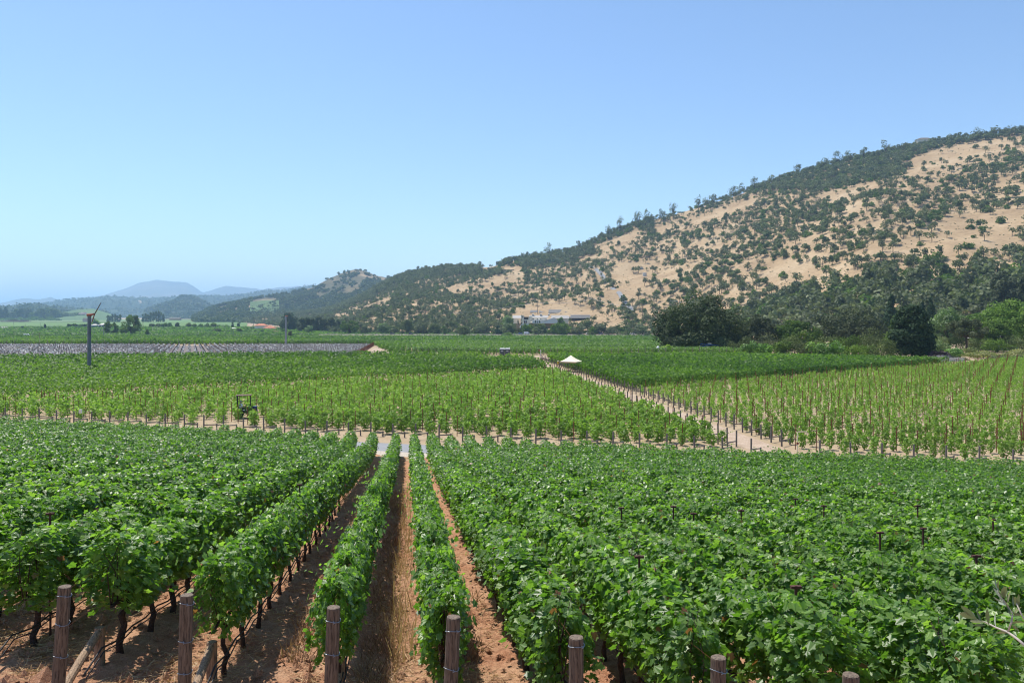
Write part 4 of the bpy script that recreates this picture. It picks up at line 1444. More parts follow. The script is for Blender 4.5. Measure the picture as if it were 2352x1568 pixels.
RP_ = b.mesh("rusty_end_post", M['rust'])
yv = 196.0; k = 0
while yv < 326:
    o = link("rusty_end_post", RP_, None, (-38.5 - .141 * (yv - 198), yv, float(ground(-40, yv))), rg.uniform(-.1, .1))
    tag(o, f"rust-red end post at the right edge of the netted block, {ordw(k)} one back", "end post", "rust-red end posts of the netted block")
    yv += 3.6; k += 1
b = MB(); b.tube([(0, 0, -.2), (0, 0, 1.95)], [.075, .065], 7); b.tube([(0, 0, .55), (.15, .95, .5)], .045, 6)
GP = b.mesh("block_end_post", M['wood_grey'])
for k in range(50):
    x = -29 + 1.78 * k
    o = link("block_end_post", GP, None, (x, 209.6, float(ground(x, 209.6))), rg.uniform(-.1, .1)); o.scale = (1, 1, rg.uniform(.9, 1.08))
    tag(o, f"grey end post along the cross track, {ordw(k)} from its left end", "end post", "end posts of the far block")
for k in range(46):
    x = -64 - 3.6 * k
    o = link("block_end_post", GP, None, (x, 350.4, float(ground(x, 350.4))), rg.uniform(-.1, .1)); o.scale = (1.2, 1.2, rg.uniform(.9, 1.08))
    tag(o, f"thin grey post behind the netted rows, {ordw(k)} from the right", "end post", "posts behind the netted rows")

# distant planted fields on the valley floor, beyond the blocks
xs = np.linspace(-2600, -150, 90); ys = np.concatenate([np.linspace(742, 1100, 40), np.geomspace(1110, 3000, 40)])
X, Y = np.meshgrid(xs, ys)
X = X * (Y / 1500) ** .6
lim = (560 - 1177) / FU * Y
X = np.where(X > lim, lim + (X - lim) * .02, X)
Z = ground(X, Y) + 1.2 + .5 * fbm(X * .05, Y * .05, 4, 3)
tag(link("distant_vineyards", grid_mesh("distant_vineyards", X, Y, Z, M['fargreen'])), "green vineyards stretching over the far valley floor", "vineyard", kind='stuff')
FP2 = [(-420, 750), (40, 752), (-40, 845), (-190, 1000), (-390, 1180), (-850, 1180), (-620, 750)]
hedge_rows(FP2, 60, 4.0, 8, .0018, .2, 2.2, 1.3, 'vine_far', "valley_vineyard", "green vine rows on the far valley floor before the road-side houses", gap=lambda x, y: (((y > 880) & (y < 915)) | ((y > 1050) & (y < 1090))))
xr = np.linspace(-2200, -900, 30)
strip_sheet("valley_road", np.stack([xr, 2060 + .03 * xr], -1), np.stack([xr, 2120 + .03 * xr], -1), M['dirt'], 2.6, 2, "thin pale road crossing the far fields")
xr = np.linspace(-180, 330, 40)
strip_sheet("hill_road", np.stack([xr, 744.5 + 0 * xr], -1), np.stack([xr, 756 + 0 * xr], -1), M['asphalt'], 1.9, 3, "road along the foot of the dry hill")
XB = np.stack([xr] * 5); YB = np.stack([xr * 0 + q_ for q_ in (732, 741, 744, 757, 764)]); ZB = ground(XB, YB) + np.array([-.1, 1.5, 1.86, 1.86, -.3])[:, None] + .25 * fbm(XB * .2, YB * .2, 6, 2) * np.array([1, 1, 0, 0, 1])[:, None]
tag(link("road_bank", grid_mesh("road_bank", XB, YB, ZB, plain("dark_bank_soil", (.21, .165, .135), .95, .3, .5))), "dry earth bank carrying the hill road", kind='structure')


# ------------------------------------------------------------------ tree belt right of the vineyard
tree("valley_oak", 1604, 248, 226, 671, 'round', 'oak_dark', "huge dark valley oak, the broadest tree at the vineyard's edge beside the white egg", q=.5, nl=110, per=260, z0f=-.12, seed=1)
tree("valley_oak", 1540, 250, 76, 735, 'round', 'oak_dusk', "smaller grey-green oak on the left flank of the huge valley oak", q=.55, nl=27, per=216, z0f=-.2, seed=2)
tree("oak_tree", 1745, 272, 104, 714, 'round', 'oak_dusk', "grey-green oak just right of the huge valley oak", q=.5, nl=51, per=229, z0f=-.1, seed=3)
tree("garden_tree", 1832, 268, 120, 733, 'round', 'oak_green', "mid-green rounded tree between the two grey-green oaks", q=.5, nl=51, per=202, z0f=-.1, seed=4)
tree("oak_tree", 1955, 270, 196, 703, 'round', 'oak_dusk', "wide dome-shaped grey-green oak left of the dark redwood", q=.55, nl=84, per=256, z0f=-.08, seed=5)
tree("oak_tree", 2012, 268, 70, 752, 'round', 'oak_dark', "dark low oak filling the gap left of the redwood", q=.5, nl=30, per=202, z0f=.02, seed=6)
tree("tall_conifer", 2049, 330, 54, 676, 'cone', 'conifer', "tall pointed dark conifer standing behind the wide dome-shaped oak", q=.6, nl=90, per=81, z0f=.08, seed=7)
tree("tall_conifer", 2139, 335, 40, 683, 'cone', 'conifer', "pointed conifer behind the pale willow", q=.6, nl=75, per=67, z0f=.08, seed=8)
tree("tall_conifer", 2120, 338, 36, 693, 'cone', 'conifer', "narrow conifer just left of the one behind the pale willow", q=.6, nl=67, per=67, z0f=.08, seed=9)
tree("redwood", 2096, 196, 98, 706, 'blunt', 'conifer', "broad dark green redwood reaching the vine edge", q=.5, nl=135, per=121, z0f=.04, seed=10)
tree("garden_tree", 2066, 272, 60, 708, 'round', 'oak_green', "lighter green tree behind the redwood's left side", q=.5, nl=33, per=202, z0f=.1, seed=11)
tree("willow", 2182, 270, 112, 702, 'round', 'willow', "pale yellow-green willow right of the redwood", q=.42, nl=69, per=229, z0f=.06, seed=12)
o = tree("open_oak", 2222, 212, 92, 728, 'round', 'oak_dusk', "open grey-green tree with a visible forked trunk and a blue wrap", q=.34, nl=39, per=148, z0f=.42, seed=13)
b = MB(); b.tube([(0, 0, .5), (0, 0, 1.5)], [.36, .33], 10); b.build("trunk_wrap", M['blue'], o)
tree("garden_tree", 2330, 258, 185, 690, 'round', 'oak_green', "wide dark green tree at the right edge of the picture", q=.5, nl=90, per=256, z0f=.12, seed=14)
tree("garden_tree", 2292, 240, 100, 735, 'round', 'oak_green', "lower green tree in front of the wide one at the right edge", q=.42, nl=51, per=189, z0f=.18, seed=15)
tree("tall_gum", 2312, 400, 80, 618, 'round', 'oak_dusk', "tall grey gum tree rising over the right-hand trees", q=.8, nl=51, per=162, z0f=.25, seed=16)
tree("tall_gum", 2352, 395, 70, 622, 'round', 'oak_dark', "tall dark tree beside the grey gum at the picture's right edge", q=.8, nl=45, per=162, z0f=.2, seed=17)
for k, (X, D, wu, h, lf, lab, cat, w_) in enumerate((
        (1531, 226, 28, 3.4, 'yellowgreen', "bright yellow-green bush beside the white egg", "bush", None),
        (1726, 203, 46, 3.6, 'bright', "pale green fluffy shrub at the foot of the grey-green oak", "shrub", None),
        (1757, 201, 36, 3.3, 'bright', "pale green shrub right beside the fluffy one", "shrub", None),
        (1800, 199, 50, 3.6, 'oak_green', "dark green shrub between the pale shrubs and the bamboo", "shrub", None),
        (1845, 197, 66, 4.2, 'oak', "dark broad shrub before the mid-green rounded tree", "shrub", None),
        (1878, 193, 50, 3.8, 'bright', "left clump of bright green bamboo under the wide oak", "bamboo", None),
        (1920, 190, 50, 3.6, 'bright', "right clump of bright green bamboo under the wide oak", "bamboo", None),
        (1975, 187, 74, 4.0, 'oak_green', "dark green shrub under the wide oak's right side", "shrub", None),
        (2030, 184, 66, 4.4, 'oak', "dark shrub at the redwood's left foot", "shrub", None),
        (2158, 190, 40, 2.4, 'purple', "purple-leaved shrub right of the redwood", "shrub", None),
        (2190, 196, 46, 2.8, 'bright', "light green shrub behind the lavender", "shrub", None),
        (2172, 184, 64, 1.5, 'lavender', "low pale lavender bed right of the redwood's foot", "lavender", None),
        (2206, 184, 40, 1.0, 'oak_grey', "low grey cushion shrub left of the open tree's trunk", "shrub", None),
        (2262, 192, 74, 2.2, 'tallgrass', "tall yellow-green grass bed right of the open tree", "ornamental grass", None),
        (2320, 192, 64, 2.2, 'tallgrass', "yellow-green grasses under the wide tree at the right edge", "ornamental grass", None),
        (2290, 184, 54, 1.3, 'oak_grey', "low grey shrub at the vine edge near the right side", "shrub", None),
        (2345, 185, 44, 1.4, 'oak_grey', "low grey shrub at the picture's right edge", "shrub", None),
        (1705, 222, 60, 4.6, 'oak', "dark shrub behind the pale fluffy shrub, right of the huge oak", "shrub", None),
        (1768, 222, 66, 4.8, 'oak_grey', "grey-green shrub behind the pale shrubs", "shrub", None),
        (1822, 220, 70, 5.2, 'oak', "dark shrub below the mid-green rounded tree's left side", "shrub", None),
        (1892, 218, 70, 5.6, 'oak', "dark shrub behind the bright bamboo", "shrub", None),
        (1945, 214, 76, 5.8, 'oak_green', "green shrub behind the right bamboo clump", "shrub", None),
        (2000, 212, 76, 6.0, 'oak', "dark tall shrub below the wide oak's right side", "shrub", None),
        (2050, 210, 60, 6.0, 'oak_green', "green tall shrub at the redwood's left flank", "shrub", None),
        (1660, 240, 110, 3.0, 'oak', "dark undergrowth shrub in the shade of the huge valley oak", "shrub", None),
        (1580, 250, 90, 2.6, 'oak', "dark shrub under the left half of the huge valley oak", "shrub", None),
        (2245, 236, 60, 5.5, 'oak', "dark shrub hiding the white-roofed shed's wall", "shrub", None),  # this shrub and the next two stand in for shade under the right-hand trees
        (2290, 232, 66, 5.6, 'oak_green', "tall green shrub added for the shade below the lower right-hand tree", "shrub", None),
        (2335, 234, 66, 6.0, 'oak', "dark shrub added for the shade below the wide tree at the right edge", "shrub", None),
        (2120, 212, 44, 4.2, 'oak', "dark shrub at the redwood's right foot", "shrub", None),
        (2155, 224, 60, 5.2, 'willow', "pale shrub below the willow", "shrub", None),
        (2240, 200, 60, 2.6, 'tallgrass', "yellow-green grass clump behind the open tree's trunk", "ornamental grass", None),
        (2352, 198, 60, 2.8, 'tallgrass', "grass clump cut by the right picture edge", "ornamental grass", None),
        (2150, 262, 60, 6.5, 'oak', "tall dark shrub behind the purple-leaved one", "shrub", None),
        (2215, 268, 80, 7.5, 'oak_green', "tall green shrub behind the open grey-green tree", "shrub", None),
        (2285, 262, 80, 7.0, 'oak', "tall dark shrub behind the right-hand grasses", "shrub", None),
        (2350, 262, 70, 7.0, 'oak', "tall dark shrub at the right edge behind the grasses", "shrub", None))):
    bush("shrub" if cat != "bamboo" else "bamboo", X, D, wu * 1.12, h * (1.35 if D > 180 and X < 2120 and D < 225 else 1.0), lf, lab, cat, q=.32, nl=14, per=120, seed=500 + k)

# ------------------------------------------------------------------ trees of the far valley
def T(name, X, Yb, wu, Yt, shape, leaf, label, **k):
    D = at(X, Yb)[1]
    if X > 790: D = min(D, 762 + (775 - Yb) * 1.2)
    kw = dict(q=.0011 * D + .1, nl=18, per=70, z0f=.1); kw.update(k)
    return tree(name, X, D, wu, Yt, shape, leaf, label, **kw)


T("cottonwood", 300, 770.6, 52, 717, 'round', 'oak_green', "big flat-topped cottonwood alone in the green fields, left of centre", nl=34, per=120, z0f=.04)
T("field_tree", 249, 770, 20, 738, 'column', 'oak_green', "tall narrow tree left of the big cottonwood", nl=18)
T("field_tree", 264, 769.5, 17, 741, 'column', 'oak_green', "slightly shorter narrow tree between its twin and the big cottonwood", nl=16)
T("field_tree", 338, 772, 9, 757.5, 'column', 'oak_green', "small lone tree just right of the big cottonwood", nl=9)
T("garden_tree", 220, 750, 22, 734, 'round', 'bright', "yellow-green round tree behind the grey house")
T("cypress", 52, 757, 2.6, 748.5, 'column', 'conifer', "small thin cypress at the far left of the green fields", nl=8, per=40)
T("cypress", 96, 758, 2.6, 752, 'column', 'conifer', "shortest cypress in the left fields", nl=8, per=40)
T("cypress", 104, 758.4, 3.2, 744.5, 'column', 'conifer', "tallest of the thin cypresses in the left fields", nl=10, per=40)
for k, (X, Yt) in enumerate(((158, 745), (168, 745.5), (176, 743), (195, 745))):
    T("cypress", X, 753.6, 2.6, Yt, 'column', 'conifer', f"dark cypress in the hedge left of the grey house, {ordw(k)} from the left", nl=8, per=40, group="cypresses left of the grey house")
for k, (X, wu) in enumerate(((160, 14), (172, 14), (184, 15), (192, 12), (202, 12))):
    T("round_tree", X, 753.4, wu, 744, 'round', 'oak_green', f"round garden tree left of the grey house, {ordw(k)} from the left", group="garden trees by the grey house", nl=9, per=50)
T("conifer", 12, 736, 12.5, 705, 'blunt', 'conifer', "tall dark conifer at the far left, right of its cut-off twin", nl=30)
T("conifer", 1, 736, 12, 708, 'blunt', 'conifer', "dark conifer cut by the left picture edge", nl=30)
for k, (X, wu, Yt, lf) in enumerate(((25, 22, 716, 'oak'), (38, 24, 709, 'oak'), (50, 22, 705, 'conifer'), (62, 22, 708, 'oak'), (78, 28, 717, 'oak_green'), (90, 24, 708, 'oak'), (116, 24, 706, 'oak'), (126, 26, 708, 'oak'), (138, 20, 714, 'oak'), (152, 30, 718, 'oak'), (172, 30, 717, 'oak'), (192, 24, 721, 'oak'))):
    T("valley_tree", X, 735.2, wu, Yt, 'round', lf, f"dark tree in the clump beyond the left fields, {ordw(k)} from the left", group="dark trees beyond the left fields")
T("poplar", 102, 735.2, 7, 707.5, 'column', 'oak', "left of the twin poplars in the dark clump", nl=14)
T("poplar", 108.5, 735.6, 7.5, 705, 'column', 'oak', "right, taller of the twin poplars in the dark clump", nl=14)
for k, (X, wu, Yt) in enumerate(((10, 26, 724.5), (30, 26, 726), (50, 24, 727), (70, 20, 724), (82, 24, 722), (98, 18, 727), (112, 18, 725), (122, 26, 724), (136, 20, 731))):
    bush("shrub", X, at(X, 737)[1], wu, (737 - Yt) / FU * at(X, 737)[1], 'oak_green', f"green bush in front of the dark far-left trees, {ordw(k)} from the left", group="bushes before the far-left trees", q=1.6, nl=9, per=50)
bush("hedge", 33, at(33, 740)[1], 72, 9.2, 'purple', "long low dark purple-brown hedge at the far left", "hedge", q=1.5, nl=34, per=60, sx=.35)
for k, (X, Yt) in enumerate(((248, 724), (253, 726), (259, 722.5), (265, 721), (270, 724), (276, 722), (329, 722), (335, 720), (341, 721.5), (347, 717), (353, 716), (359, 715), (365, 714.5), (370, 717), (376, 721))):
    T("poplar", X, 740.5, 5.5, Yt, 'column', 'oak', f"slender poplar in the windbreak behind the big cottonwood, {ordw(k)} from the left", group="windbreak poplars", nl=14, per=40)
for k, (X, wu, Yt, lf) in enumerate(((322, 10, 744, 'oak_green'), (350, 18, 742.5, 'oak'), (363, 18, 742, 'oak'), (378, 18, 742.5, 'oak_green'), (392, 18, 742, 'bright'), (408, 18, 742, 'oak'), (433, 18, 742, 'oak'), (446, 18, 744, 'oak_green'), (462, 16, 745, 'bright'), (475, 18, 742.5, 'oak_green'), (490, 20, 743, 'oak_green'), (506, 22, 746, 'bright'), (520, 20, 747, 'bright'))):
    T("round_tree", X, 754.8, wu, Yt - .6, 'round', lf, f"round tree in the long row across the mid-left fields, {ordw(k)} from the left", group="tree row across the mid-left fields", nl=14, per=60, z0f=-.15)
for k, (X, wu, Yt, lf, Yb) in enumerate(((500, 22, 752, 'oak', 766), (515, 20, 755, 'oak_green', 766), (530, 20, 757, 'oak_grey', 766), (549, 16, 751, 'oak', 766), (563, 18, 749, 'oak_green', 757), (580, 22, 751, 'oak_grey', 759), (589, 12, 757, 'conifer', 766), (603, 14, 757, 'conifer', 765.5), (613, 9, 759, 'oak_green', 765), (620, 8, 759, 'oak_green', 765), (635, 20, 757, 'tallgrass', 767), (651, 22, 752, 'oak_green', 767))):
    T("garden_shrub", X, Yb, wu, Yt, 'bush', lf, f"garden shrub around the tile-roofed house, {ordw(k)} from the left", cat="shrub", group="shrubs around the tile-roofed house", nl=9, per=60, z0f=0)
for k, (X, Yt, Yb) in enumerate(((534.5, 741.5, 755.5), (548, 742.5, 752), (592.6, 742.5, 754), (598.6, 742, 753))):
    T("cypress", X, Yb, 4, Yt, 'column', 'conifer', ["cypress left of the tile-roofed house, leftmost of four", "cypress right of the leftmost one, beside a palm", "left of the twin cypresses at the tile-roofed house", "right of the twin cypresses at the tile-roofed house"][k], nl=10, per=50)
T("cedar", 665, 761.4, 46, 720, 'blunt', 'conifer', "big dark cedar behind the pale right-hand wind machine", nl=40, per=80)
T("field_tree", 667.5, 776.7, 10, 759.6, 'column', 'oak_grey', "small grey-green tree right of the pale wind machine", nl=10)
T("garden_tree", 712, 768.3, 24, 748, 'round', 'willow', "pale green tree in front of the conifers at the hill's left foot", nl=14)
for k, (X, Yt, wu) in enumerate(((694, 727, 16), (706, 723, 16), (720, 728, 18), (733, 722, 16), (746, 729, 14), (762, 724, 16), (775, 730, 14))):
    T("conifer", X, 765, wu * 1.5, Yt + 5, 'blunt', 'oak_dark', f"dark conifer at the hill's left foot, {ordw(k)} from the left", group="conifers at the hill's left foot", nl=26, per=50)
T("broad_tree", 804, 769.3, 46, 731, 'round', 'oak_green', "broad dark tree standing forward at the hill foot, right of the conifers", nl=30, per=90)
T("broad_tree", 838, 769.3, 22, 747, 'round', 'oak_grey', "grey tree right of the broad dark one at the hill foot", nl=14)
T("broad_tree", 881, 768.6, 32, 742, 'round', 'willow', "lighter green tree at the hill foot, left of the parked cars", nl=20)
T("broad_tree", 935, 769, 34, 733, 'round', 'oak', "dark round tree at the hill foot above the parked cars", nl=22)
T("broad_tree", 968, 770, 40, 739, 'round', 'oak_grey', "grey oak at the hill foot right of the parked cars", nl=22)
T("broad_tree", 1000, 770, 36, 742, 'round', 'oak', "dark oak at the hill foot, second from the grey one", nl=20)
T("slim_tree", 1022, 772, 9, 745, 'column', 'oak_green', "slim pale tree rising before the hill foot oaks", nl=10)
T("broad_tree", 1065, 773, 30, 748, 'round', 'oak', "dark shrubby tree at the road left of the winery", nl=18)
T("broad_tree", 1110, 771, 40, 742, 'round', 'oak_grey', "grey oak by the road left of the winery's pale tree", nl=22)
T("broad_tree", 1145, 772, 18, 748, 'blunt', 'conifer', "dark conical tree by the road left of the winery", nl=20)
T("garden_tree", 1168, 757, 36, 724, 'round', 'willow', "large pale green tree at the winery's left corner", nl=24, per=90)
T("garden_tree", 1172, 768, 40, 741, 'round', 'oak', "dark tree in front of the winery's pale green tree", nl=22)
T("garden_tree", 1167, 773, 28, 761, 'bush', 'oak_green', "rounded green shrub by the road under the winery's left corner", nl=12)
T("garden_tree", 1212, 770, 36, 743, 'round', 'oak_green', "round tree before the winery's white stair", nl=24)
T("garden_tree", 1240, 771, 46, 740, 'round', 'oak', "dark broad tree in front of the winery's low roof", nl=28)
T("garden_tree", 1286, 772, 58, 737, 'round', 'oak_green', "largest dark green tree in front of the winery", nl=34, per=90)
T("garden_tree", 1288, 745, 24, 726.5, 'round', 'willow', "pale green tree at the right end of the winery's low roof", nl=14)
T("garden_tree", 1324, 772, 36, 752, 'round', 'oak_grey', "grey-green tree right of the winery's largest tree", nl=22)
T("garden_tree", 1350, 752, 32, 730, 'round', 'oak', "dark oak in front of the solar-roofed shed", nl=20)
T("road_tree", 1364, 772, 26, 751, 'round', 'oak_green', "left of the three round trees by the road right of the winery", nl=16)
T("road_tree", 1382, 772, 28, 746, 'round', 'oak_grey', "middle of the three round trees by the road right of the winery", nl=16)
T("road_tree", 1405, 772, 32, 750, 'round', 'oak_grey', "right of the three round trees by the road right of the winery", nl=18)
T("road_tree", 1440, 771, 34, 748, 'round', 'oak', "oak by the road beside the white car", nl=18)
T("road_tree", 1470, 771, 30, 745, 'round', 'oak_grey', "grey oak by the road near the huge valley oak", nl=18)
for k, X in enumerate((1191, 1198, 1231.4, 1235.2, 1240.5)):
    D = 774
    tree("cypress", X, D, 2.6, (733 if k < 2 else 734), 'column', 'conifer', f"thin cypress before the white winery, {ordw(k)} from the left", group="cypresses before the winery", q=.5, nl=8, per=50, z=float(hill((X - 1177) / FU * 774, 774)) - 2.0)
# pines along the ridge
for k, (X, Yt, wu) in enumerate(((1171, 583, 14), (1260, 553, 15), (1332, 545, 14), (1398, 510, 12), (1425, 491, 16), (1466, 477, 16), (1484, 475, 16), (1521, 471, 12), (1548, 453, 14), (1605, 443, 13), (1625, 441, 14), (1640, 439, 12), (1684, 421, 16), (1703, 413, 14), (1735, 401, 16), (1775, 396, 15), (1835, 370, 16), (1895, 357, 16), (1925, 341, 18), (1952, 339, 16), (1985, 329, 12), (2035, 317, 20), (2080, 322, 14), (2245, 288, 24), (2285, 287, 18), (2320, 285, 26))):
    D = float(h_1(X)) * .985
    x_ = (X - 1177) / FU * D
    tree("ridge_pine", X, D, wu * 1.6, Yt + 5, 'round', 'oak_grey', f"airy grey pine standing up on the skyline ridge, {ordw(k)} from the left", group="grey pines on the ridge", q=1.5, nl=10, per=22, z0f=.25, z=float(hill(x_, D)) - 1, seed=700 + k, jitter=.7)


# palms
def palm(X, Yb, Yt, label):
    p = at(X, Yb); D = p[1]; h = (Yb - Yt) / FU * D
    o = empty("palm_tree", p)
    b = MB(); b.tube([(0, 0, -.3), (.1, 0, h * .5), (0, 0, h * .88)], [.4, .3, .28], 7); b.build("trunk", M['bark_grey'], o)
    b = MB()
    for i in range(16):
        t = i * 2.4; up = .6 - 1.3 * (i / 16)
        c, s = math.cos(t), math.sin(t); L = .16 * h
        b.add([(0, 0, h * .88), (c * L - s * .4, s * L + c * .4, h * .88 + L * up + .5), (c * L * 1.7, s * L * 1.7, h * .88 + L * (up - .8)), (c * L + s * .4, s * L - c * .4, h * .88 + L * up + .5)], [[0, 1, 2, 3]])
    me = b.mesh("fronds", M['conifer']); link("fronds", me, o)
    tag(o, label, "palm")


palm(583, 750, 728, "tall thin palm left of the tile-roofed house")
palm(537, 752, 735, "palm beside the leftmost cypress")
palm(551, 751, 740.5, "short palm right of the second cypress")


# ------------------------------------------------------------------ buildings
def bld(name, X, D, z, label, cat="building", rz=0.0):
    return tag(empty(name, ((X - 1177) / FU * D, D, z), rz), label, cat)


def B(root, name, m, fn):
    b = MB(); fn(b); return b.build(name, M[m], root)


k_ = .0487
zW = float(hill((1222 - 1177) / FU * 745, 745))
wz = EYE - (742.3 - HZ) / FU * 735
wz = EYE - (742.3 - HZ) / FU * 795
w = bld("winery", 1222.5, 795, wz, "white winery with grey metal roofs and a two-storey loggia on the hill foot", rz=0)
w.scale = (1.08, 1.08, 1.08)
B(w, "base_wall", 'canvas_edge', lambda b: b.box((3, 9, -2.6), (38, 13, 5.0)))
B(w, "tower", 'offwhite', lambda b: b.box((-8.6, 4, 3.55), (2.6, 5, 7.1)))
B(w, "tower_roof", 'greyroof', lambda b: b.box((-8.6, 4, 7.2), (3.0, 5.4, .25)))
B(w, "wing_wall", 'offwhite', lambda b: (b.box((5.5, 5, 2.6), (17, 8, 5.2)), b.add([(-3.1, .95, 5.2), (1.2, .95, 5.2), (-1.0, .95, 7.2), (-3.1, 9, 5.2), (1.2, 9, 5.2), (-1.0, 9, 7.2)], [[0, 1, 2], [5, 4, 3], [0, 2, 5, 3], [1, 4, 5, 2]]), b.box((-1, 5, 2.6), (4.3, 8.1, 5.2))))
rf = B(w, "wing_roof", 'greyroof', lambda b: b.gable((6.5, 5, 5.2), (17, 8, 1), 2.1, over=.4))
for i, xx_ in enumerate((1.2, 8.6, 16.0)):
    b = MB(); b.box((xx_, 5, 7.7), (1.7, 1.6, 1.1)); c = b.build("cupola", M['white'], w)
    b = MB(); b.hip((xx_, 5, 8.25), (1.9, 1.8), .45, over=.15); b.build("cupola_roof", M['greyroof'], c)
    b = MB(); b.box((xx_ - .35, 4.19, 7.75), (.45, .06, .6)); b.box((xx_ + .35, 4.19, 7.75), (.45, .06, .6)); b.build("louvre", M['glass'], c)
B(w, "loggia_floor", 'offwhite', lambda b: (b.box((-4.5, 1.6, 2.9), (6.6, 5, .9)), b.box((-2.8, 1.8, 1.2), (3.0, 4.6, 2.5))))
B(w, "loggia_roof", 'darkgrey', lambda b: b.box((-4.9, 1.4, 5.75), (5.6, 4.8, .3)))
for xx_, z0, z1 in ((-7.6, 0, 2.5), (-6.1, 0, 2.5), (-4.5, 0, 2.5), (-7.6, 3.3, 5.6), (-2.3, 3.3, 5.6)):
    B(w, "column", 'white', lambda b: b.box((xx_, -.7, (z0 + z1) / 2), (.4, .4, z1 - z0)))
B(w, "loggia_recess", 'brownwall', lambda b: (b.box((-5, 3.2, 4.5), (5, .3, 2.2)), b.box((-6, 3.0, 1.2), (3.4, .3, 2.4))))
for xx_, zz in ((.3, 3.9), (1.6, 3.9), (5.2, 3.8), (8.3, 3.8), (-8.6, 5.6)):
    yf = 1.44 if xx_ < -8 else (.93 if xx_ < 1.2 else .96)
    B(w, "window", 'glass', lambda b: b.box((xx_, yf, zz), (.75, .08, 1.0)))
B(w, "cellar_wall", 'white', lambda b: (b.box((12, -3.0, 1.2), (23, 7, 2.6)), b.add([(12.2, -6.6, 2.5), (23.4, -6.6, 2.5), (20.4, -6.6, 5.4)], [[0, 1, 2]])))
B(w, "cellar_roof", 'greyroof', lambda b: b.add([(.2, -7.0, 1.2), (10.2, -7.0, 2.5), (20.4, -7.0, 5.7), (24.2, -7.0, 2.6), (.2, 1, 1.4), (10.2, 1, 2.7), (20.4, 1, 5.8), (24.2, 1, 2.8)], [[0, 1, 5, 4], [1, 2, 6, 5], [2, 3, 7, 6]]))
B(w, "rear_roof", 'greyroof', lambda b: b.gable((-13, 13, 4.6), (9, 8), 2.6, over=.3))
B(w, "rear_roof", 'greyroof', lambda b: b.gable((27, 15, 4.4), (16, 8), 2.8, over=.3))
B(w, "rear_wall", 'offwhite', lambda b: b.box((-13, 13, 2.0), (9, 7.6, 5.2)))
B(w, "rear_wall", 'offwhite', lambda b: b.box((27, 15, 2), (15.6, 7.6, 4.8)))
B(w, "stair", 'white', lambda b: (b.tube([(-11.2, -3, -3.8), (-9.4, -2, -.6), (-7.6, -1.6, -.2)], .35, 6), b.tube([(-10.2, -4.2, -4.2), (-11.0, -3.6, -3.2)], .4, 6), b.box((-6, -2.2, -.9), (7, 1.2, 1.6))))
B(w, "parasol", 'canvas', lambda b: b.hip((-.6, -4, .9), (2.6, 2.6), .55, ridge=.02))

# solar canopies and the shed with panels, stepped on the slope behind
for i, (z0x, z1x, yt, yb, lab) in enumerate(((655, 815, 282, 325, "left small solar canopy above the winery"), (822, 1000, 292, 325, "middle solar canopy above the winery"), (1000, 1300, 272, 335, "long solar canopy above the winery, the widest of four"), (1310, 1420, 277, 322, "right small solar canopy above the winery"))):
    X0, X1 = 1137 + z0x * .12207, 1137 + z1x * .12207; Yb = 677.6 + yb * .12207; Yt = 677.6 + yt * .12207
    p = on_hill((X0 + X1) / 2, Yb + 1.2); D = p[1]
    W = (X1 - X0) / FU * D; H = (Yb - Yt) / FU * D
    zt = EYE + (HZ - Yb) / FU * D
    o = bld("solar_canopy", (X0 + X1) / 2, D, zt - 1.8, lab, "solar panels")
    b = MB(); dep = 9; v = []
    b.add([(-W / 2 + .8, 0, 1.8), (W / 2 - .8, 0, 1.8), (W / 2 + .4, dep, 1.8 + H), (-W / 2 + 1.5, dep, 1.8 + H), (-W / 2 + .8, 0, 1.65), (W / 2 - .8, 0, 1.65), (W / 2 + .4, dep, 1.6 + H), (-W / 2 + 1.5, dep, 1.6 + H)], [[0, 1, 2, 3], [7, 6, 5, 4], [0, 4, 5, 1], [1, 5, 6, 2], [2, 6, 7, 3], [3, 7, 4, 0]])
    b.build("panel_roof", M['solar'], o)
    b = MB()
    for q_ in range(4):
        xx_ = -W / 2 + 1.2 + q_ * (W - 2.4) / 3
        b.box((xx_, .4, .5), (.16, .16, 2.6)); b.box((xx_, dep - .6, .6), (.16, .16, 4.0))
    b.build("support", M['steel'], o)
X0, X1 = 1137 + 1345 * .12207, 1137 + 1815 * .12207
p = on_hill((X0 + X1) / 2, 737); D = p[1]; W = (X1 - X0) / FU * D
o = bld("shed", (X0 + X1) / 2, D, EYE + (HZ - 736.5) / FU * D, "long open shed with a dark solar-panelled roof right of the winery")
B(o, "roof", 'solar', lambda b: b.add([(-W / 2, 0, 3.0), (W / 2 - 1, 0, 3.0), (W / 2, 6, 5.2), (-W / 2 + 6, 6, 5.2), (-W / 2 + 4, 10, 6.4), (W / 2, 10, 6.4), (-W / 2, 0, 2.8), (W / 2 - 1, 0, 2.8)], [[0, 1, 2, 3], [3, 2, 5, 4], [6, 7, 1, 0]]))
B(o, "ridge_strip", 'midgrey', lambda b: b.box((2.6, 6, 5.3), (W - 6, .3, .2)))
B(o, "wall", 'brownwall', lambda b: b.box((1, 8, 1.2), (W - 4, 1, 4.0)))
for q_ in range(5):
    B(o, "post", 'brownwall', lambda b: b.box((-W / 2 + 2 + q_ * (W - 5) / 4, .5, .8), (.22, .22, 4.2)))

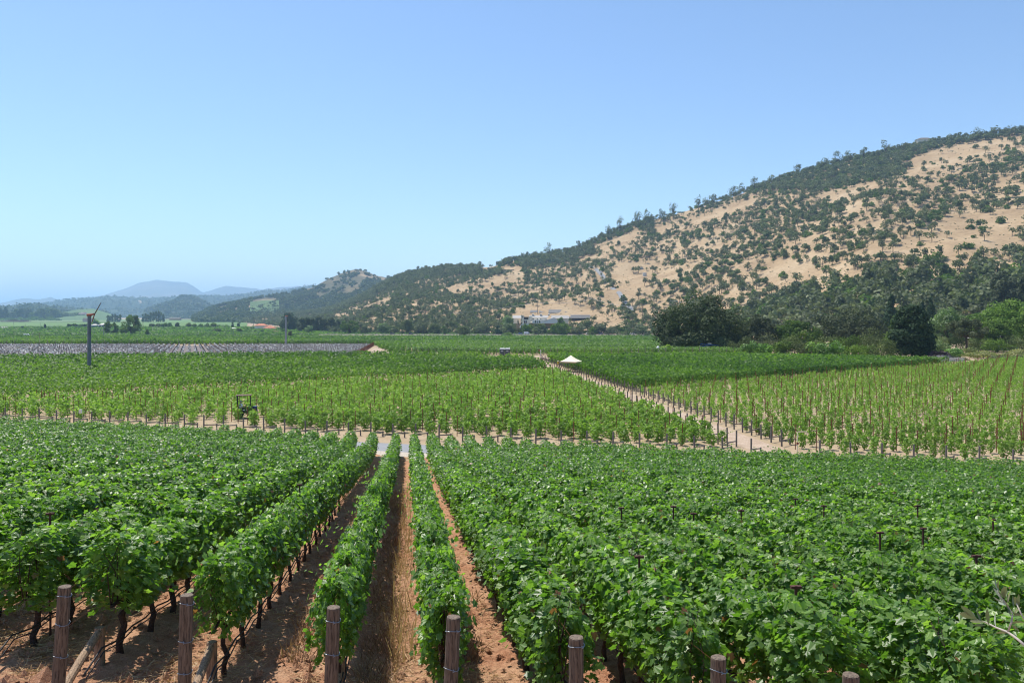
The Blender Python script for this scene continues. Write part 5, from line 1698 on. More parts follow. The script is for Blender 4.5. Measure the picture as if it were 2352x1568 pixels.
# hillside houses and tank
p = on_hill(1161, 626); D = p[1]
o = bld("hillside_house", 1161, D, EYE + (HZ - 626) / FU * D, "low modern house with a dark flat roof high on the hillside", "house")
B(o, "wall", 'offwhite', lambda b: b.box((-3, 4, 1.5), (16, 7, 5)))
B(o, "roof", 'darkgrey', lambda b: (b.box((4, 3, 4.6), (22, 10, .5)), b.box((-10, 4, 3.6), (8, 8, .4))))
B(o, "window", 'glass', lambda b: b.box((8, 1.6, 2.2), (10, 1, 3.6)))
B(o, "column", 'white', lambda b: b.box((13, -.6, 2), (.5, .5, 4.8)))
p = on_hill(2128, 326); D = p[1]
o = bld("ridge_house", 2128, D * .995, p[2] - 1, "pale house half hidden by trees on the skyline ridge", "house")
B(o, "wall", 'offwhite', lambda b: b.box((0, 4, 4), (26, 8, 8)))
B(o, "roof", 'bark_grey', lambda b: b.hip((0, 4, 8), (26, 8), 3.2, over=1))
p = on_hill(1482, 634)
o = bld("water_tank", 1482, p[1], p[2], "small tan cylindrical water tank on the open hillside", "tank")
B(o, "shell", 'concrete', lambda b: b.lathe([(2.6, -1), (2.6, 4.2), (2.4, 4.5)], n=18)); B(o, "lid", 'canvas', lambda b: b.lathe([(2.55, 4.45), (0.01, 5.0)], n=18))
p = on_hill(1478, 617)
o = bld("pump_hut", 1472, p[1], p[2], "tiny pale hut above the water tank", "hut")
B(o, "wall", 'concrete', lambda b: b.box((0, 0, .8), (7, 3, 2.2))); B(o, "roof", 'greyroof', lambda b: b.box((0, 0, 2), (7.6, 3.6, .3)))

# tile-roofed house and the other valley houses
p = at(619, 760); D = p[1]
o = bld("tile_roofed_house", 606, D, p[2], "house with orange tile roofs among cypresses in the valley", "house")
B(o, "wall", 'offwhite', lambda b: (b.box((-6, 10, 3.2), (14, 9, 6.6)), b.box((8, 0, 1.8), (12, 9, 3.6))))
B(o, "roof", 'terracotta', lambda b: (b.hip((-6, 10, 6.5), (14, 9), 2.6, over=.8), b.hip((8, 0, 3.6), (12.5, 9), 3.4, over=.9, ridge=.1)))
B(o, "porch", 'brownwall', lambda b: (b.gable((12, -4, 2.4), (9, 5), 1.6, over=.4),))
B(o, "window", 'glass', lambda b: b.box((6, -4.54, 1.7), (2.2, .1, 1.3)))
p = at(229, 754.8); D = p[1]
o = bld("grey_house", 229, D, p[2], "dark grey modern house with pale columns beyond the left wind machine", "house")
B(o, "wall", 'midgrey', lambda b: (b.box((-8, 3, 2.6), (8, 6, 5.2)), b.box((7, 4, 2.8), (16, 7, 5.6))))
B(o, "roof", 'greyroof', lambda b: (b.hip((-8, 3, 5.2), (8, 6), 1.5, over=.6), b.hip((7, 4, 5.6), (17, 8), 2.2, over=.8)))
for xx_ in (-1.2, 3, 7, 11, 15):
    B(o, "column", 'white', lambda b: b.box((xx_, -.2, 2.6), (.7, .5, 5.2)))
B(o, "window", 'glass', lambda b: b.box((7, .45, 2.2), (14, .1, 3.4)))
p = at(11.5, 756.3)
o = bld("field_shed", 11.5, p[1], p[2], "low grey shed in the green field at the far left", "shed")
B(o, "wall", 'brownwall', lambda b: b.box((0, 0, 1), (8, 5, 2))); B(o, "roof", 'greyroof', lambda b: b.gable((0, 0, 2), (8, 5), 1.2, over=.5))
p = at(537, 759)
o = bld("field_shed", 537, p[1], p[2], "pale-roofed shed beside the leftmost cypress near the tile-roofed house", "shed")
B(o, "wall", 'brownwall', lambda b: b.box((0, 0, 1.3), (6, 5, 2.6))); B(o, "roof", 'concrete', lambda b: b.hip((0, 0, 2.6), (6.4, 5), 1.0, over=.6))
p = at(478, 764.6)
o = bld("low_tunnel", 478, p[1], p[2], "row of low white hoop tunnels at the edge of the mid-left field", "tunnel")
B(o, "cover", 'white', lambda b: [b.hip((-5.4 + q_ * 1.8, 0, .2), (1.6, 2), 1.2, ridge=.5) for q_ in range(7)]); B(o, "base_rail", 'steel', lambda b: b.box((0, 0, .12), (12.8, 2.2, .2)))
for X, Yb, lab, wd in ((402, 733, "long pale winery roof at the far hill foot, left part", 36), (458, 732, "grey-green long roof at the foot of the pyramid-shaped hill", 56), (202, 737, "grey barn roof far off behind the left wind machine", 26)):
    p = at(X, Yb + 3); D = p[1]
    o = bld("valley_barn", X, D, p[2], lab, "barn")
    B(o, "wall", 'terracotta' if X == 402 else 'midgrey', lambda b: b.box((0, 5, 3), (wd, 12, 6))); B(o, "roof", 'bark' if X != 402 else 'bark_grey', lambda b: b.gable((0, 5, 6), (wd, 12), 5, over=1))
# pale roofed sheds behind the right-hand trees
o = bld("garden_shed", 2242, 246, -.6, "shed with a bright white roof edge behind the open grey-green tree", "shed")
B(o, "wall", 'brownwall', lambda b: b.box((0, 1.5, 1.6), (2.6, 3, 3.4))); B(o, "roof", 'white', lambda b: b.add([(-1.6, -.6, 4.0), (1.6, -.6, 3.55), (1.6, 3.4, 3.75), (-1.6, 3.4, 4.2), (-1.6, -.6, 3.8), (1.6, -.6, 3.35), (1.6, 3.4, 3.5), (-1.6, 3.4, 4.0)], [[0, 1, 2, 3], [7, 6, 5, 4], [0, 4, 5, 1], [1, 5, 6, 2], [3, 2, 6, 7], [0, 3, 7, 4]]))
o = bld("carport", 2315, 252, -.9, "long pale metal roof seen through the trees at the right edge", "carport")
B(o, "roof", 'white', lambda b: b.box((0, 2, 4.6), (13, 6, .3)))
for xx_ in (-6, 0, 6): B(o, "post", 'steel', lambda b: b.box((xx_, -.4, 2.2), (.2, .2, 4.6)))
B(o, "wall", 'midgrey', lambda b: b.box((0, 4.6, 2.2), (12.6, .3, 4.2)))
b = MB(); b.box((0, 0, .25), (7.4, .35, .6)); b.box((0, 0, .6), (7.6, .5, .1))
tag(b.build("low_wall", M['concrete'], None, loc=((2178 - 1177) / FU * 181, 181, 0)), "low pale garden wall at the vine edge under the lavender", "wall")


# ------------------------------------------------------------------ cars on the hill road
def car(X, Y, paint, label, van=False, s=1.0, D=None, cat="car", rz=0.0):
    p = at(X, Y); D = D or 749.5
    o = tag(empty("parked_car", ((X - 1177) / FU * D, D, float(ground(0, D)) + (1.92 if abs(D - 749.5) < 1 else .06)), rz), label, cat)
    b = MB()
    pr = [(-2.2, .35), (2.25, .35), (2.3, .75), (2.1, .92), (1.0, 1.0), (.45, 1.5), (-1.2, 1.55), (-2.0, 1.05), (-2.25, .95)] if not van else [(-2.7, .4), (2.6, .4), (2.65, 1.0), (2.2, 1.2), (1.6, 2.1), (1.2, 2.4), (-2.6, 2.4), (-2.7, 2.2)]
    n = len(pr)
    vs = [(x, -.86, z) for x, z in pr] + [(x, .86, z) for x, z in pr]
    b.add(vs, [list(range(n)), list(range(2 * n - 1, n - 1, -1))] + [[(i + 1) % n, i, i + n, (i + 1) % n + n] for i in range(n)])
    b.build("body", M[paint], o)
    b = MB()
    if not van: b.box((-.3, 0, 1.26), (1.5, 1.76, .34)); b.box((.72, 0, 1.22), (.34, 1.4, .3), 0)
    else: b.box((1.5, 0, 1.65), (.75, 1.78, .5))
    b.build("window", M['glass'], o)
    for sx in (-1.4, 1.4):
        for sy in (-.78, .78):
            b = MB(); b.tube([(sx, sy - .12, .33), (sx, sy + .12, .33)], .33, 12); b.build("wheel", M['black'], o)
    return o


car(1211, 772, 'white', "white pickup truck parked before the winery", van=True, cat="truck")
car(1197, 772.5, 'blue', "small blue car left of the white truck before the winery")
car(1306, 772, 'navy', "dark blue car on the road under the winery's largest tree")
car(1381, 772, 'navy', "blue car under the three round roadside trees")
car(1453, 771, 'white', "white car on the road left of the huge valley oak")
car(1352, 772, 'white', "white car half hidden behind the bank, right of the grey-green tree")
car(902, 769, 'darkgrey', "dark car at the hill foot, left of the pair")
car(945, 770, 'navy', "dark blue car at the hill foot, right of the pair")
for X, Y, lab in ((178, 754.3, "white car left of the grey house, leftmost of three"), (187, 754.3, "white car left of the grey house, middle of three"), (197, 754.3, "white car nearest the grey house, of three")):
    car(X, Y, 'white', lab, D=at(X, Y)[1], van=True)
car(62, 771.6, 'white', "white van alone in the green field at the far left", D=at(62, 771.6)[1] * .98, van=True, cat="van")
car(561, 763, 'white', "white van parked left of the tile-roofed house", D=at(561, 763)[1], van=True, cat="van")
car(0, 825, 'bluegrey', "blue-grey car cut by the left picture edge behind the vines", D=166)


# ------------------------------------------------------------------ wind machines, poles and wires
def wind_machine(X, D, ztop, r, polemat, label, rot=0.0, blades_=True, bl=1.75, fin=True):
    x = (X - 1177) / FU * D
    o = tag(empty("wind_machine", (x, D, float(ground(x, D))), rot), label, "wind machine")
    b = MB(); b.lathe([(r * 1.05, -.2), (r * 1.05, ztop * .3), (r, ztop * .7), (r * .96, ztop)], n=20); b.build("pole", M[polemat], o, smooth=True)
    b = MB(); b.box((0, 0, ztop * .155), (.9, .7, .18)); b.build("collar", M['white'], o)
    h = ztop
    b = MB(); b.tube([(-.36, 0, h + .12), (.70, 0, h + .28)], [.24, .17], 10); b.box((0, 0, h + .08), (.62, .5, .3)); g = b.build("gearbox", M['orange'], o)
    b = MB(); b.tube([(.75, 0, h + .32), (1.0, 0, h + .36)], [.14, .1], 8); b.build("hub", M['rust'], g)
    for s_ in (1, -1):
        b = MB()
        L = bl * (1.25 if s_ > 0 else .95)
        dx_, dz_ = (.50, .88) if s_ > 0 else (-.32, -.95)
        b.add([(.9, -.12, h + .34), (.9, .12, h + .34), (.9 + dx_ * L * .5, .09, h + .34 + dz_ * L * .5), (.9 + dx_ * L, .07, h + .34 + dz_ * L), (.9 + dx_ * L, -.07, h + .34 + dz_ * L), (.9 + dx_ * L * .5, -.09, h + .34 + dz_ * L * .5),
               (.98, -.12, h + .30), (.98, .12, h + .30), (.97 + dx_ * L * .5, .09, h + .31 + dz_ * L * .5), (.95 + dx_ * L, .07, h + .33 + dz_ * L), (.95 + dx_ * L, -.07, h + .33 + dz_ * L), (.97 + dx_ * L * .5, -.09, h + .31 + dz_ * L * .5)],
              [[0, 1, 2, 5], [5, 2, 3, 4], [7, 6, 11, 8], [8, 11, 10, 9], [0, 5, 11, 6], [5, 4, 10, 11], [1, 7, 8, 2], [2, 8, 9, 3], [4, 3, 9, 10]])
        b.build("blade", M['brownwall'] if s_ > 0 else M['rust'], g)
    if fin:
        b = MB(); b.box((-1.15, 0, h + .38), (1.25, .6, .26), 0, 0, .8); b.box((-1.0, .1, h + .56), (.7, .35, .12)); b.build("tail_cover", M['white'], g)
    return o


wind_machine(205.5, 137.5, 10.35, .30, 'bluegrey', "tall blue-grey wind machine pole rising from the left vines, rusty gearbox on top")
wind_machine(657.5, 349, 12.4, .42, 'steel', "pale grey wind machine in front of the dark cedar, left of centre", rot=.3, fin=False, bl=2.0)


def pole(X, Yb, Yt, r, m, label, arm=0.0, D=None, cat="pole", dz=0):
    p = at(X, Yb)
    if D: p = np.array([(X - 1177) / FU * D, D, EYE - (Yb - HZ) / FU * D])
    h = (Yb - Yt) / FU * p[1]
    o = tag(empty("utility_pole", p), label, cat)
    b = MB(); b.tube([(0, 0, -1.5), (0, 0, h)], [r, r * .75], 8); b.build("shaft", M[m], o)
    if arm:
        b = MB(); b.box((0, -r, h * .93), (arm, .14, .16)); b.build("crossarm", M[m], o)
    return o, p, h


pole(91, 784.5, 764, .13, 'wood', "thin pole with a flat head in the green field behind the netted rows", arm=2.0)
pole(238, 774.5, 748, .22, 'bluegrey', "dark steel pole left of the big cottonwood")
pole(329, 759.5, 740, .35, 'orange', "orange pole right of the big cottonwood")
pole(31.5, 747.5, 733, .22, 'wood', "far left thin pole before the purple-brown hedge", arm=1.6)
pole(59, 754.5, 743.5, .18, 'wood', "thin pole between two small cypresses at left")
pole(94, 758, 740, .2, 'steel', "pale thin pole beside the shortest cypress")
pole(134, 753.5, 743.5, .2, 'wood', "thin pole in the middle of the left fields")
pole(175, 739, 729.5, .25, 'steel', "thin far pole left of the grey barn roof", arm=2)
pole(228, 746, 730, .25, 'wood', "thin pole behind the yellow-green round tree", arm=2)
pole(450, 744, 729.5, .3, 'wood', "taller of two thin poles beyond the mid-left tree row", arm=2.2)
pole(463.5, 740.5, 729.5, .3, 'wood', "shorter of two thin poles beyond the mid-left tree row", arm=2.2)
pole(536.7, 771, 759.5, .25, 'bluegrey', "dark short pole in the field left of the tile-roofed house")
pole(606, 748, 740, .3, 'wood', "thin pole behind the tile-roofed house")
WP = []
for X, Yb, Yt, lab in ((1236, 722, 692, "utility pole rising behind the white winery"), (1363, 717, 683, "utility pole right of the solar canopies"), (1477, 745, 700, "utility pole by the woods left of the huge valley oak"), (1726, 704, 658, "thin utility pole above the tree belt, mid right"), (1990, 660, 640, "thin utility pole on the lower hill at right")):
    p = on_hill(X, Yb); o, p, h = pole(X, Yb, Yt, .28, 'wood', lab, arm=2.6, D=p[1])
    WP.append((p[0], p[1], p[2] + h * .93))


def wire(a, c, label, sag=3.0, r=.09):
    a, c = np.array(a), np.array(c)
    pts = [tuple(a + (c - a) * t + np.array([0, 0, -sag * 4 * t * (1 - t)])) for t in np.linspace(0, 1, 14)]
    b = MB(); b.tube(pts, r, 5)
    tag(b.build("power_line", M['wire']), label, "power line")


def wp(X, Y):
    D = on_hill(X, Y)[1] * .96
    return ((X - 1177) / FU * D, D, EYE + (HZ - Y) / FU * D)


wire(wp(876, 727), WP[0], "power line crossing low over the hill foot left of the winery", 4)
wire(WP[0], WP[1], "power line between the two poles behind the winery")
wire(WP[1], WP[2], "power line from the solar canopies towards the huge valley oak")
wire(wp(1540, 690), wp(1730, 684), "pale wire over the woods behind the huge valley oak")
wire(wp(1730, 684), wp(1952, 670), "pale wire on the lower hill above the tree belt")
wire(wp(2120, 658), wp(2275, 648), "pale wire at the right over the woods", 1.5)

# ranch road climbing the hill
pr = [(1352, 612), (1372, 621), (1385, 634), (1392, 650), (1408, 664), (1424, 676), (1432, 690), (1444, 704), (1455, 715)]
P = [on_hill(*q) for q in pr]
V, F = [], []
for i, q in enumerate(P):
    t_ = P[min(i + 1, len(P) - 1)] - P[max(i - 1, 0)]; t_ = t_ / np.linalg.norm(t_[:2]); n_ = np.array([-t_[1], t_[0], 0])
    for s_ in (-2.6, 2.6):
        v = q + n_ * s_; V.append((v[0], v[1], float(hill(v[0], v[1])) + 1.0))
F = [[2 * i, 2 * i + 1, 2 * i + 3, 2 * i + 2] for i in range(len(P) - 1)]
tag(link("ranch_road", mesh_np("ranch_road", V, F, [M['asphalt']])), "grey ranch road climbing the dry hillside", kind='structure')


# ------------------------------------------------------------------ things in the valley blocks
# canopy tent over the dirt track
o = tag(empty("canopy_tent", (10.9, 147.5, 0), R(-24)), "cream pop-up canopy tent standing over the dirt track's posts", "tent")
n = 13; g = np.linspace(-1.62, 1.62, n); GX_, GY_ = np.meshgrid(g, g)
rr = np.maximum(abs(GX_), abs(GY_)) / 1.62
GZ = 1.92 + 1.12 * (1 - rr) ** 1.35
link("roof_cloth", grid_mesh("roof_cloth", GX_, GY_, GZ, M['canvas']), o)
for a_ in range(4):
    c, s = math.cos(a_ * math.pi / 2), math.sin(a_ * math.pi / 2)
    def r2(x, y, z): return (x * c - y * s, x * s + y * c, z)
    b = MB(); xs_ = np.linspace(-1.62, 1.62, 9)
    top_ = [r2(x, -1.63, 1.925) for x in xs_]; bot = [r2(x, -1.66, 1.69 + .03 * math.sin(q_ * 1.57)) for q_, x in enumerate(xs_)]
    b.add(top_ + bot, [[i, i + 9, i + 10, i + 1] for i in range(8)]); b.build("valance", M['canvas_edge'], o)
    b = MB(); p = r2(-1.56, -1.56, 0); b.tube([(p[0], p[1], 0), (p[0], p[1], 1.92)], .03, 6); b.build("leg", M['bluegrey'], o)

# portable toilets
for k, (X, lab) in enumerate(((1154.5, "left portable toilet of the grey pair, white roof"), (1166.8, "right portable toilet of the grey pair, white roof"))):
    D = 197.5; x = (X - 1177) / FU * D
    o = tag(empty("portable_toilet", (x, D, 0), R(-4)), lab, "toilet", "pair of portable toilets")
    b = MB(); b.box((0, 0, 1.02), (1.16, 1.2, 2.04)); b.build("cabin", M['darkgrey'], o)
    b = MB(); b.box((0, -.615, 1.0), (.86, .03, 1.8)); d_ = b.build("door", M['darkgrey'], o)
    b = MB(); b.box((0, -.64, 1.55), (.62, .02, .34)); b.build("sign", M['midgrey'], d_)
    b = MB(); b.box((0, -.655, 1.60), (.42, .012, .05)); b.box((0, -.655, 1.50), (.50, .012, .04)); b.build("lettering", M['white'], d_)
    b = MB(); b.box((0, 0, 2.14), (1.26, 1.3, .22), 0, 0, .8); b.build("roof", M['white'], o)
    b = MB(); b.tube([(.4, .4, 2.1), (.4, .4, 2.5)], .05, 8); b.build("vent_pipe", M['white'], o)
    b = MB(); b.box((-.592, 0, 1.05), (.03, 1.14, 1.9)); b.build("side_panel", M['midgrey'], o)

# blue boom lift and white egg
o = tag(empty("boom_lift", ((1628 - 1177) / FU * 236, 236, -.65), R(4)), "blue folded boom lift parked under the huge valley oak", "boom lift")
b = MB(); b.box((0, 0, .85), (2.4, 1.9, .6)); b.build("chassis", M['midgrey'], o)
for sx in (-.85, .85):
    for sy in (-.85, .85): b = MB(); b.tube([(sx, sy - .16, .45), (sx, sy + .16, .45)], .45, 12); b.build("wheel", M['black'], o)
b = MB(); b.box((-.3, 0, 1.5), (1.8, 1.4, .7), 0, 0, .9); b.build("turret", M['blue'], o)
b = MB(); b.tube([(-2.6, 0, 1.5), (-2.2, 0, 2.55), (3.3, 0, 2.05)], .22, 4); b.build("boom", M['blue'], o)
b = MB(); b.tube([(-2.4, .3, 1.7), (.6, .3, 2.2)], .2, 4); b.build("riser", M['blue'], o)
b = MB(); b.box((.3, -.25, 2.62), (1.0, .5, .25)); b.build("cover", M['white'], o)
b = MB()
for z in (1.0, 1.5, 2.0): b.tube([(3.4, -.7, z), (4.3, -.7, z), (4.3, .7, z), (3.4, .7, z), (3.4, -.7, z)], .03, 5)
for c in ((3.4, -.7), (4.3, -.7), (4.3, .7), (3.4, .7)): b.tube([(*c, 1.0), (*c, 2.0)], .03, 5)
b.build("basket", M['midgrey'], o)
b = MB(); b.lathe([(.05, 0), (.5, .05), (.62, .5), (.64, .9), (.58, 1.35), (.46, 1.75), (.30, 2.02), (.12, 2.12), (.01, 2.14)], n=24)
e = b.build("egg_sculpture", M['white'], None, smooth=True, loc=((1512.6 - 1177) / FU * 220, 220, -.36)); e.scale = (.9, .9, 1.05)
tag(e, "smooth white egg-shaped sculpture left of the bright yellow-green bush", "sculpture")


# person driving the narrow tractor among the young vines
tx, ty = (563 - 1177) / FU * 82.0, 82.0
o = tag(empty("vineyard_tractor", (tx, ty, 0), R(20)), "dark narrow tractor with a flat canopy frame among the left young vines", "tractor")
b = MB(); b.box((.75, 0, .85), (1.0, .55, .55), 0, 0, .9); b.box((-.1, 0, .6), (1.5, .5, .3)); b.build("hood", M['navy'], o)
b = MB(); b.box((-.45, 0, .78), (.45, .45, .12)); b.box((-.66, 0, 1.0), (.1, .45, .4)); b.build("seat", M['black'], o)
for x_, r_ in ((-.55, .48), (.85, .34)):
    for y_ in (-.42, .42): b = MB(); b.tube([(x_, y_ - .12, r_), (x_, y_ + .12, r_)], r_, 16); b.build("wheel", M['black'], o)
b = MB()
for x_, y_ in ((-.72, -.5), (-.72, .5), (.55, -.5), (.55, .5)): b.box((x_, y_, 1.4), (.07 + .05 * (x_ < 0), .07, 1.8))
b.build("canopy_frame", M['black'], o)
b = MB(); b.box((-.08, 0, 2.30), (1.55, 1.15, .07)); b.build("canopy", M['brownwall'], o)
b = MB(); b.tube([(.30, 0, .9), (.12, 0, 1.2)], .025, 6); b.tube([(.12 + .17 * math.sin(t) * .3, .17 * math.cos(t), 1.2 + .17 * math.sin(t) * .95) for t in np.linspace(0, 6.283, 14)], .018, 5); b.build("steering_wheel", M['black'], o)


def skin_body(name, chains, mats_, parent, levels=1):
    V, E, Rr = [], [], []
    key = {}
    for ch in chains:
        prev = None
        for p, r in ch:
            kk = tuple(round(c, 3) for c in p)
            if kk not in key: key[kk] = len(V); V.append(p); Rr.append(r)
            if prev is not None and prev != key[kk]: E.append((prev, key[kk]))
            prev = key[kk]
    me = bpy.data.meshes.new(name); me.from_pydata(V, E, [])
    for m in mats_: me.materials.append(m)
    ob = link(name, me, parent)
    md = ob.modifiers.new("skin", 'SKIN'); md.use_smooth_shade = True
    for i, r in enumerate(Rr): me.skin_vertices[0].data[i].radius = (r, r)
    me.skin_vertices[0].data[0].use_root = True
    s = ob.modifiers.new("sub", 'SUBSURF'); s.levels = levels; s.render_levels = levels
    return ob


pz = .86
pe = tag(empty("person", (tx + -.42 * math.cos(R(20)), ty - .42 * math.sin(R(20)), pz), R(20)), "person in a white shirt and pale cap driving the narrow tractor", "person")
body = skin_body("body", [[((0, 0, .08), .15), ((.03, 0, .30), .15), ((.02, 0, .46), .17), ((.02, 0, .56), .06), ((.03, 0, .64), .055), ((.04, 0, .74), .095), ((.035, 0, .83), .075)],
                          [((.02, 0, .46), .17), ((.02, .2, .48), .062), ((.16, .24, .26), .05), ((.42, .17, .30), .036), ((.50, .16, .33), .03)],
                          [((.02, 0, .46), .17), ((.02, -.2, .48), .062), ((.16, -.24, .26), .05), ((.42, -.17, .30), .036), ((.50, -.16, .33), .03)],
                          [((0, 0, .08), .15), ((.10, .11, .03), .095), ((.46, .14, .05), .07), ((.50, .14, -.36), .05), ((.62, .14, -.42), .045)],
                          [((0, 0, .08), .15), ((.10, -.11, .03), .095), ((.46, -.14, .05), .07), ((.50, -.14, -.36), .05), ((.62, -.14, -.42), .045)]], [M['skin']], pe, 2)
b = MB(); b.lathe([(.165, .12), (.185, .28), (.195, .42), (.15, .53), (.07, .57)], c=(.02, 0, 0), n=16)
for s_ in (-1, 1): b.tube([(.02, s_ * .17, .49), (.10, s_ * .235, .36), (.17, s_ * .245, .26)], [.085, .075, .068], 10)
b.build("shirt", M['white'], pe, smooth=True)
b = MB()
for s_ in (-1, 1): b.tube([(-.02, s_ * .09, .08), (.12, s_ * .11, .05), (.46, s_ * .14, .06), (.50, s_ * .14, -.32)], [.14, .115, .085, .065], 10)
b.build("trousers", M['shirt_dark'], pe, smooth=True)
b = MB(); b.lathe([(.108, .76), (.110, .80), (.09, .87), (.01, .90)], c=(.035, 0, 0), n=16); b.add([(.13, -.09, .775), (.24, -.05, .765), (.24, .05, .765), (.13, .09, .775), (.13, -.09, .76), (.24, -.05, .75), (.24, .05, .75), (.13, .09, .76)], [[0, 1, 2, 3], [7, 6, 5, 4], [0, 4, 5, 1], [1, 5, 6, 2], [2, 6, 7, 3]]); b.build("cap", M['midgrey'], pe)

# small things by the track
o = tag(empty("water_cooler", ((1283 - 1177) / FU * 158, 158, 0)), "yellow drinks cooler on a wooden stand among the track's far posts", "cooler")
b = MB(); b.lathe([(.18, .78), (.20, .82), (.20, 1.28), (.18, 1.32)], n=14); b.build("barrel", M['yellow'], o)
b = MB(); b.lathe([(.205, 1.32), (.2, 1.42), (.01, 1.44)], n=14); b.build("lid", M['canvas'], o)
b = MB(); b.box((0, 0, .74), (.5, .5, .08)); [b.box((sx, sy, .36), (.07, .07, .76)) for sx in (-.2, .2) for sy in (-.2, .2)]; b.build("stand", M['wood_tan'], o)
b = MB(); b.box((0, -.215, 1.16), (.14, .03, .14)); b.build("tap", M['black'], o)
for X, D, m_, lab in ((1247, 188, 'red', "red coiled hose lying on the track beyond the tent"), (1267, 186, 'canvas', "tan coiled hose lying right of the red one")):
    b = MB()
    pts_ = [(.5 * (1 + .06 * k2) * math.cos(t), .5 * (1 + .06 * k2) * math.sin(t), .05 + .05 * k2) for k2 in range(4) for t in np.linspace(0, 6.0, 16)]
    b.tube(pts_, .045, 6); tag(b.build("hose_coil", M[m_], None, smooth=True, loc=((X - 1177) / FU * D, D, .02)), lab, "hose")
for k, (X, D, m_, lab) in enumerate(((1303, 146, 'wood_tan', "tan picking crate beside the track's left posts near the tent"), (1309, 146.3, 'brownwall', "dark picking crate beside the tan one"))):
    b = MB(); w_, d_, h_ = .55, .4, .34
    b.box((0, 0, .03), (w_, d_, .04))
    for (cx_, cy_, sx, sy) in ((0, d_ / 2, w_, .03), (0, -d_ / 2, w_, .03), (w_ / 2, 0, .03, d_ - .04), (-w_ / 2, 0, .03, d_ - .04)): b.box((cx_, cy_, h_ / 2 + .03), (sx, sy, h_))
    tag(b.build("picking_crate", M[m_], None, loc=((X - 1177) / FU * D, D, .01), rz=.3), lab, "crate")
o = tag(empty("marker_stake", ((1242 - 1177) / FU * 207, 207, -.13)), "white marker stake with an orange flag at the far block's edge", "marker")
b = MB(); b.box((.12, 0, .8), (.16, .05, 1.6)); b.build("stake", M['white'], o)
b = MB(); b.box((-.22, 0, 1.4), (.5, .02, .34)); b.build("flag", M['orange'], o)
o = tag(empty("meter_box", ((189 - 1177) / FU * 77.6, 77.35, 0)), "white meter box fixed to the top of a road-side end post at left", "meter box")
b = MB(); b.box((-.02, 0, 1.2), (.26, .16, .36)); b.build("case", M['white'], o); b = MB(); b.box((-.02, -.09, 1.2), (.2, .02, .28)); b.build("lid", M['offwhite'], o)
o = tag(empty("pipe_stand", ((1833 - 1177) / FU * 61.2, 61.2, 0), R(10)), "tan bent irrigation pipe standing by the right block's corner", "pipe")
b = MB(); b.tube([(0, 0, -.1), (0, 0, 1.5), (.05, 0, 1.58), (.72, 0, 1.58), (.78, 0, 1.5), (.78, 0, 1.35)], .035, 8); b.build("riser", M['canvas'], o)
b = MB(); b.tube([(0, -.05, .7), (0, .05, .7)], .09, 10); b.build("valve", M['rust'], o)

# bird high over the valley
b = MB(); b.add([(0, 0, 0), (.45, .1, .18), (1.0, .0, .1), (.45, -.12, .16), (-.45, .1, .18), (-1.0, .0, .1), (-.45, -.12, .16)], [[0, 1, 2, 3], [0, 6, 5, 4]])
b.tube([(0, -.35, 0), (0, 0, .02), (0, .3, 0), (0, .55, 0)], [.03, .1, .08, .02], 6)
tag(b.build("bird", M['shirt_dark'], None, loc=((1308 - 1177) / FU * 300, 300, EYE + (722 - 290) / FU * 300)), "tiny dark bird gliding in the blue sky", "bird")

# ------------------------------------------------------------------ olive twig close to the camera
o = tag(empty("olive_branch", (2.02, 3.3, EYE - 1.42)), "olive branch with slim grey-green leaves reaching in at the lower right", "branch")
def lp(X, Y, D=3.3): return ((X - 1177) / FU * D - 2.02, D - 3.3, EYE - (Y - HZ) / FU * D - (EYE - 1.42))
def z3(zx, zy): return (1895 + zx * .1943, 1292 + zy * .1943)
stem = [lp(*z3(2420, 1020), 3.2), lp(*z3(2280, 900), 3.25), lp(*z3(2170, 820), 3.3), lp(*z3(2030, 765), 3.35), lp(*z3(1900, 700), 3.4), lp(*z3(1790, 660), 3.42)]
tw2 = [lp(*z3(2170, 820), 3.3), lp(*z3(2215, 690), 3.28), lp(*z3(2225, 600), 3.3), lp(*z3(2150, 480), 3.3), lp(*z3(2080, 400), 3.3), lp(*z3(2040, 300), 3.32)]
tw3 = [lp(*z3(2420, 760), 3.2), lp(*z3(2330, 610), 3.22), lp(*z3(2270, 480), 3.24)]
b = MB(); b.tube(stem, [.006, .0055, .005, .004, .003, .002], 7); b.tube(tw2, [.004, .0035, .003, .0028, .0022, .0015], 6); b.tube(tw3, [.004, .003, .002], 6)
b.build("twig", plain("pale_bark", (.42, .37, .32), .8, .12, 60), o, smooth=True)
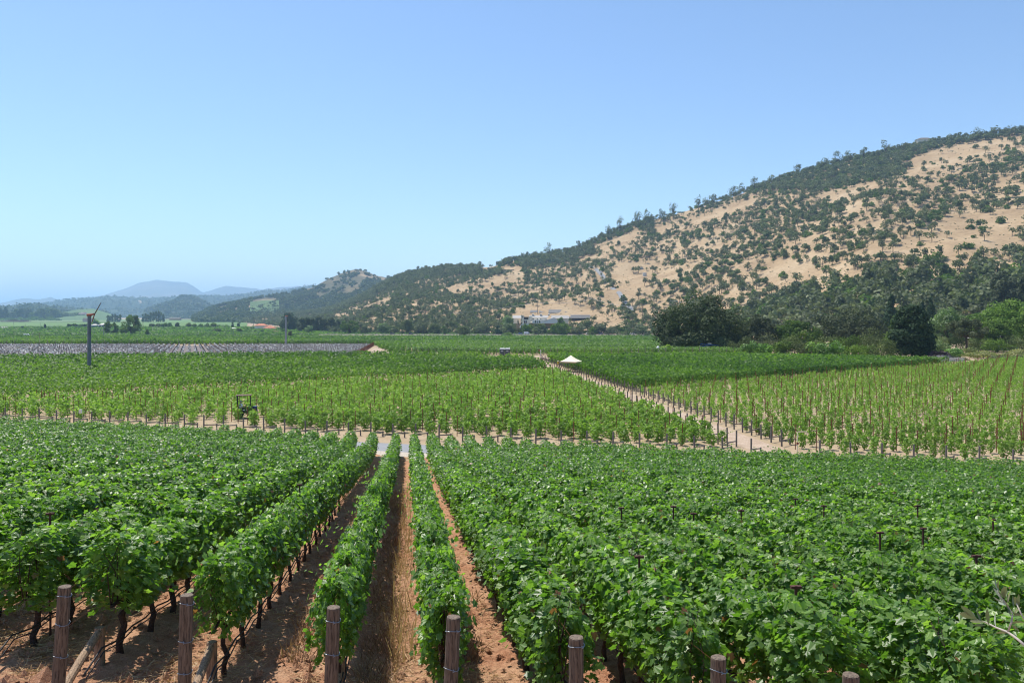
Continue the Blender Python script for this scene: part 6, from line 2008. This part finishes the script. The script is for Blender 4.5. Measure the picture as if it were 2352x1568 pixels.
lv = [((1800, 670), (1610, 505)), ((1810, 665), (1600, 595)), ((1880, 710), (1715, 685)), ((1850, 690), (1800, 555)), ((1945, 730), (1925, 540)), ((2030, 760), (2030, 575)), ((1780, 655), (1740, 570)), ((1905, 740), (1760, 740)),
      ((2110, 440), (1990, 290)), ((2060, 340), (2020, 200)), ((2065, 330), (2060, 190)), ((2100, 430), (2055, 330)), ((2150, 500), (2060, 445)), ((2125, 420), (2135, 280)), ((2170, 480), (2205, 330)), ((2220, 600), (2150, 500)), ((2225, 640), (2165, 560)),
      ((2240, 520), (2230, 380)), ((2260, 500), (2250, 400)), ((2290, 540), (2300, 370)), ((2280, 500), (2320, 400)), ((2330, 610), (2230, 620)), ((2215, 720), (2380, 705)), ((2225, 740), (2300, 800)), ((2280, 900), (2230, 830)), ((2150, 835), (2010, 840)), ((2340, 640), (2400, 560)), ((2350, 650), (2440, 640)), ((2110, 470), (2000, 400)), ((2245, 600), (2330, 520))]
Vs, Fs, Tt = [], [], []; rg = np.random.default_rng(3)
for i, (p0, p1) in enumerate(lv):
    A = np.array(lp(*z3(*p0), 3.3 + rg.uniform(-.04, .04))); Bq = np.array(lp(*z3(*p1), 3.3 + rg.uniform(-.10, .08)))
    d = Bq - A; L = np.linalg.norm(d); d /= L
    sd = nrm(np.cross(d, rg.normal(0, .35, 3) + np.array([0, 1, .3]))); nn_ = np.cross(sd, d)
    prof = [(0, .004), (.15, .055), (.4, .10), (.65, .09), (.85, .05), (1, .004)]
    o_ = len(Vs)
    for t, w_ in prof:
        c = A + d * L * t + nn_ * L * .06 * math.sin(t * 3.1)
        Vs += [c - sd * w_ * L, c + nn_ * .012 * L * -1, c + sd * w_ * L]
    for j in range(len(prof) - 1):
        for s_ in (0, 1): Fs.append([o_ + j * 3 + s_, o_ + j * 3 + s_ + 1, o_ + (j + 1) * 3 + s_ + 1, o_ + (j + 1) * 3 + s_])
    Tt += [rg.choice([.25, .5, .6, .95])] * (2 * (len(prof) - 1))
link("leaves", mesh_np("leaves", Vs, Fs, [M['olive']], tint=Tt, smooth=True), o)

# ------------------------------------------------------------------ valley haze
b = MB(); b.box((0, 12000, 330), (90000, 70000, 700))
hz = b.build("haze", bpy.data.materials.new("haze"))
hm = hz.data.materials[0]; hm.use_nodes = True; nt = hm.node_tree; nt.nodes.clear()
out = nt.nodes.new("ShaderNodeOutputMaterial"); pv = nt.nodes.new("ShaderNodeVolumePrincipled")
pv.inputs["Color"].default_value = (.46, .72, 1, 1); pv.inputs["Density"].default_value = 9.5e-5; pv.inputs["Anisotropy"].default_value = .2
nt.links.new(pv.outputs[0], out.inputs["Volume"])
tag(hz, "thin pale summer haze over the whole valley", "haze", kind='stuff')
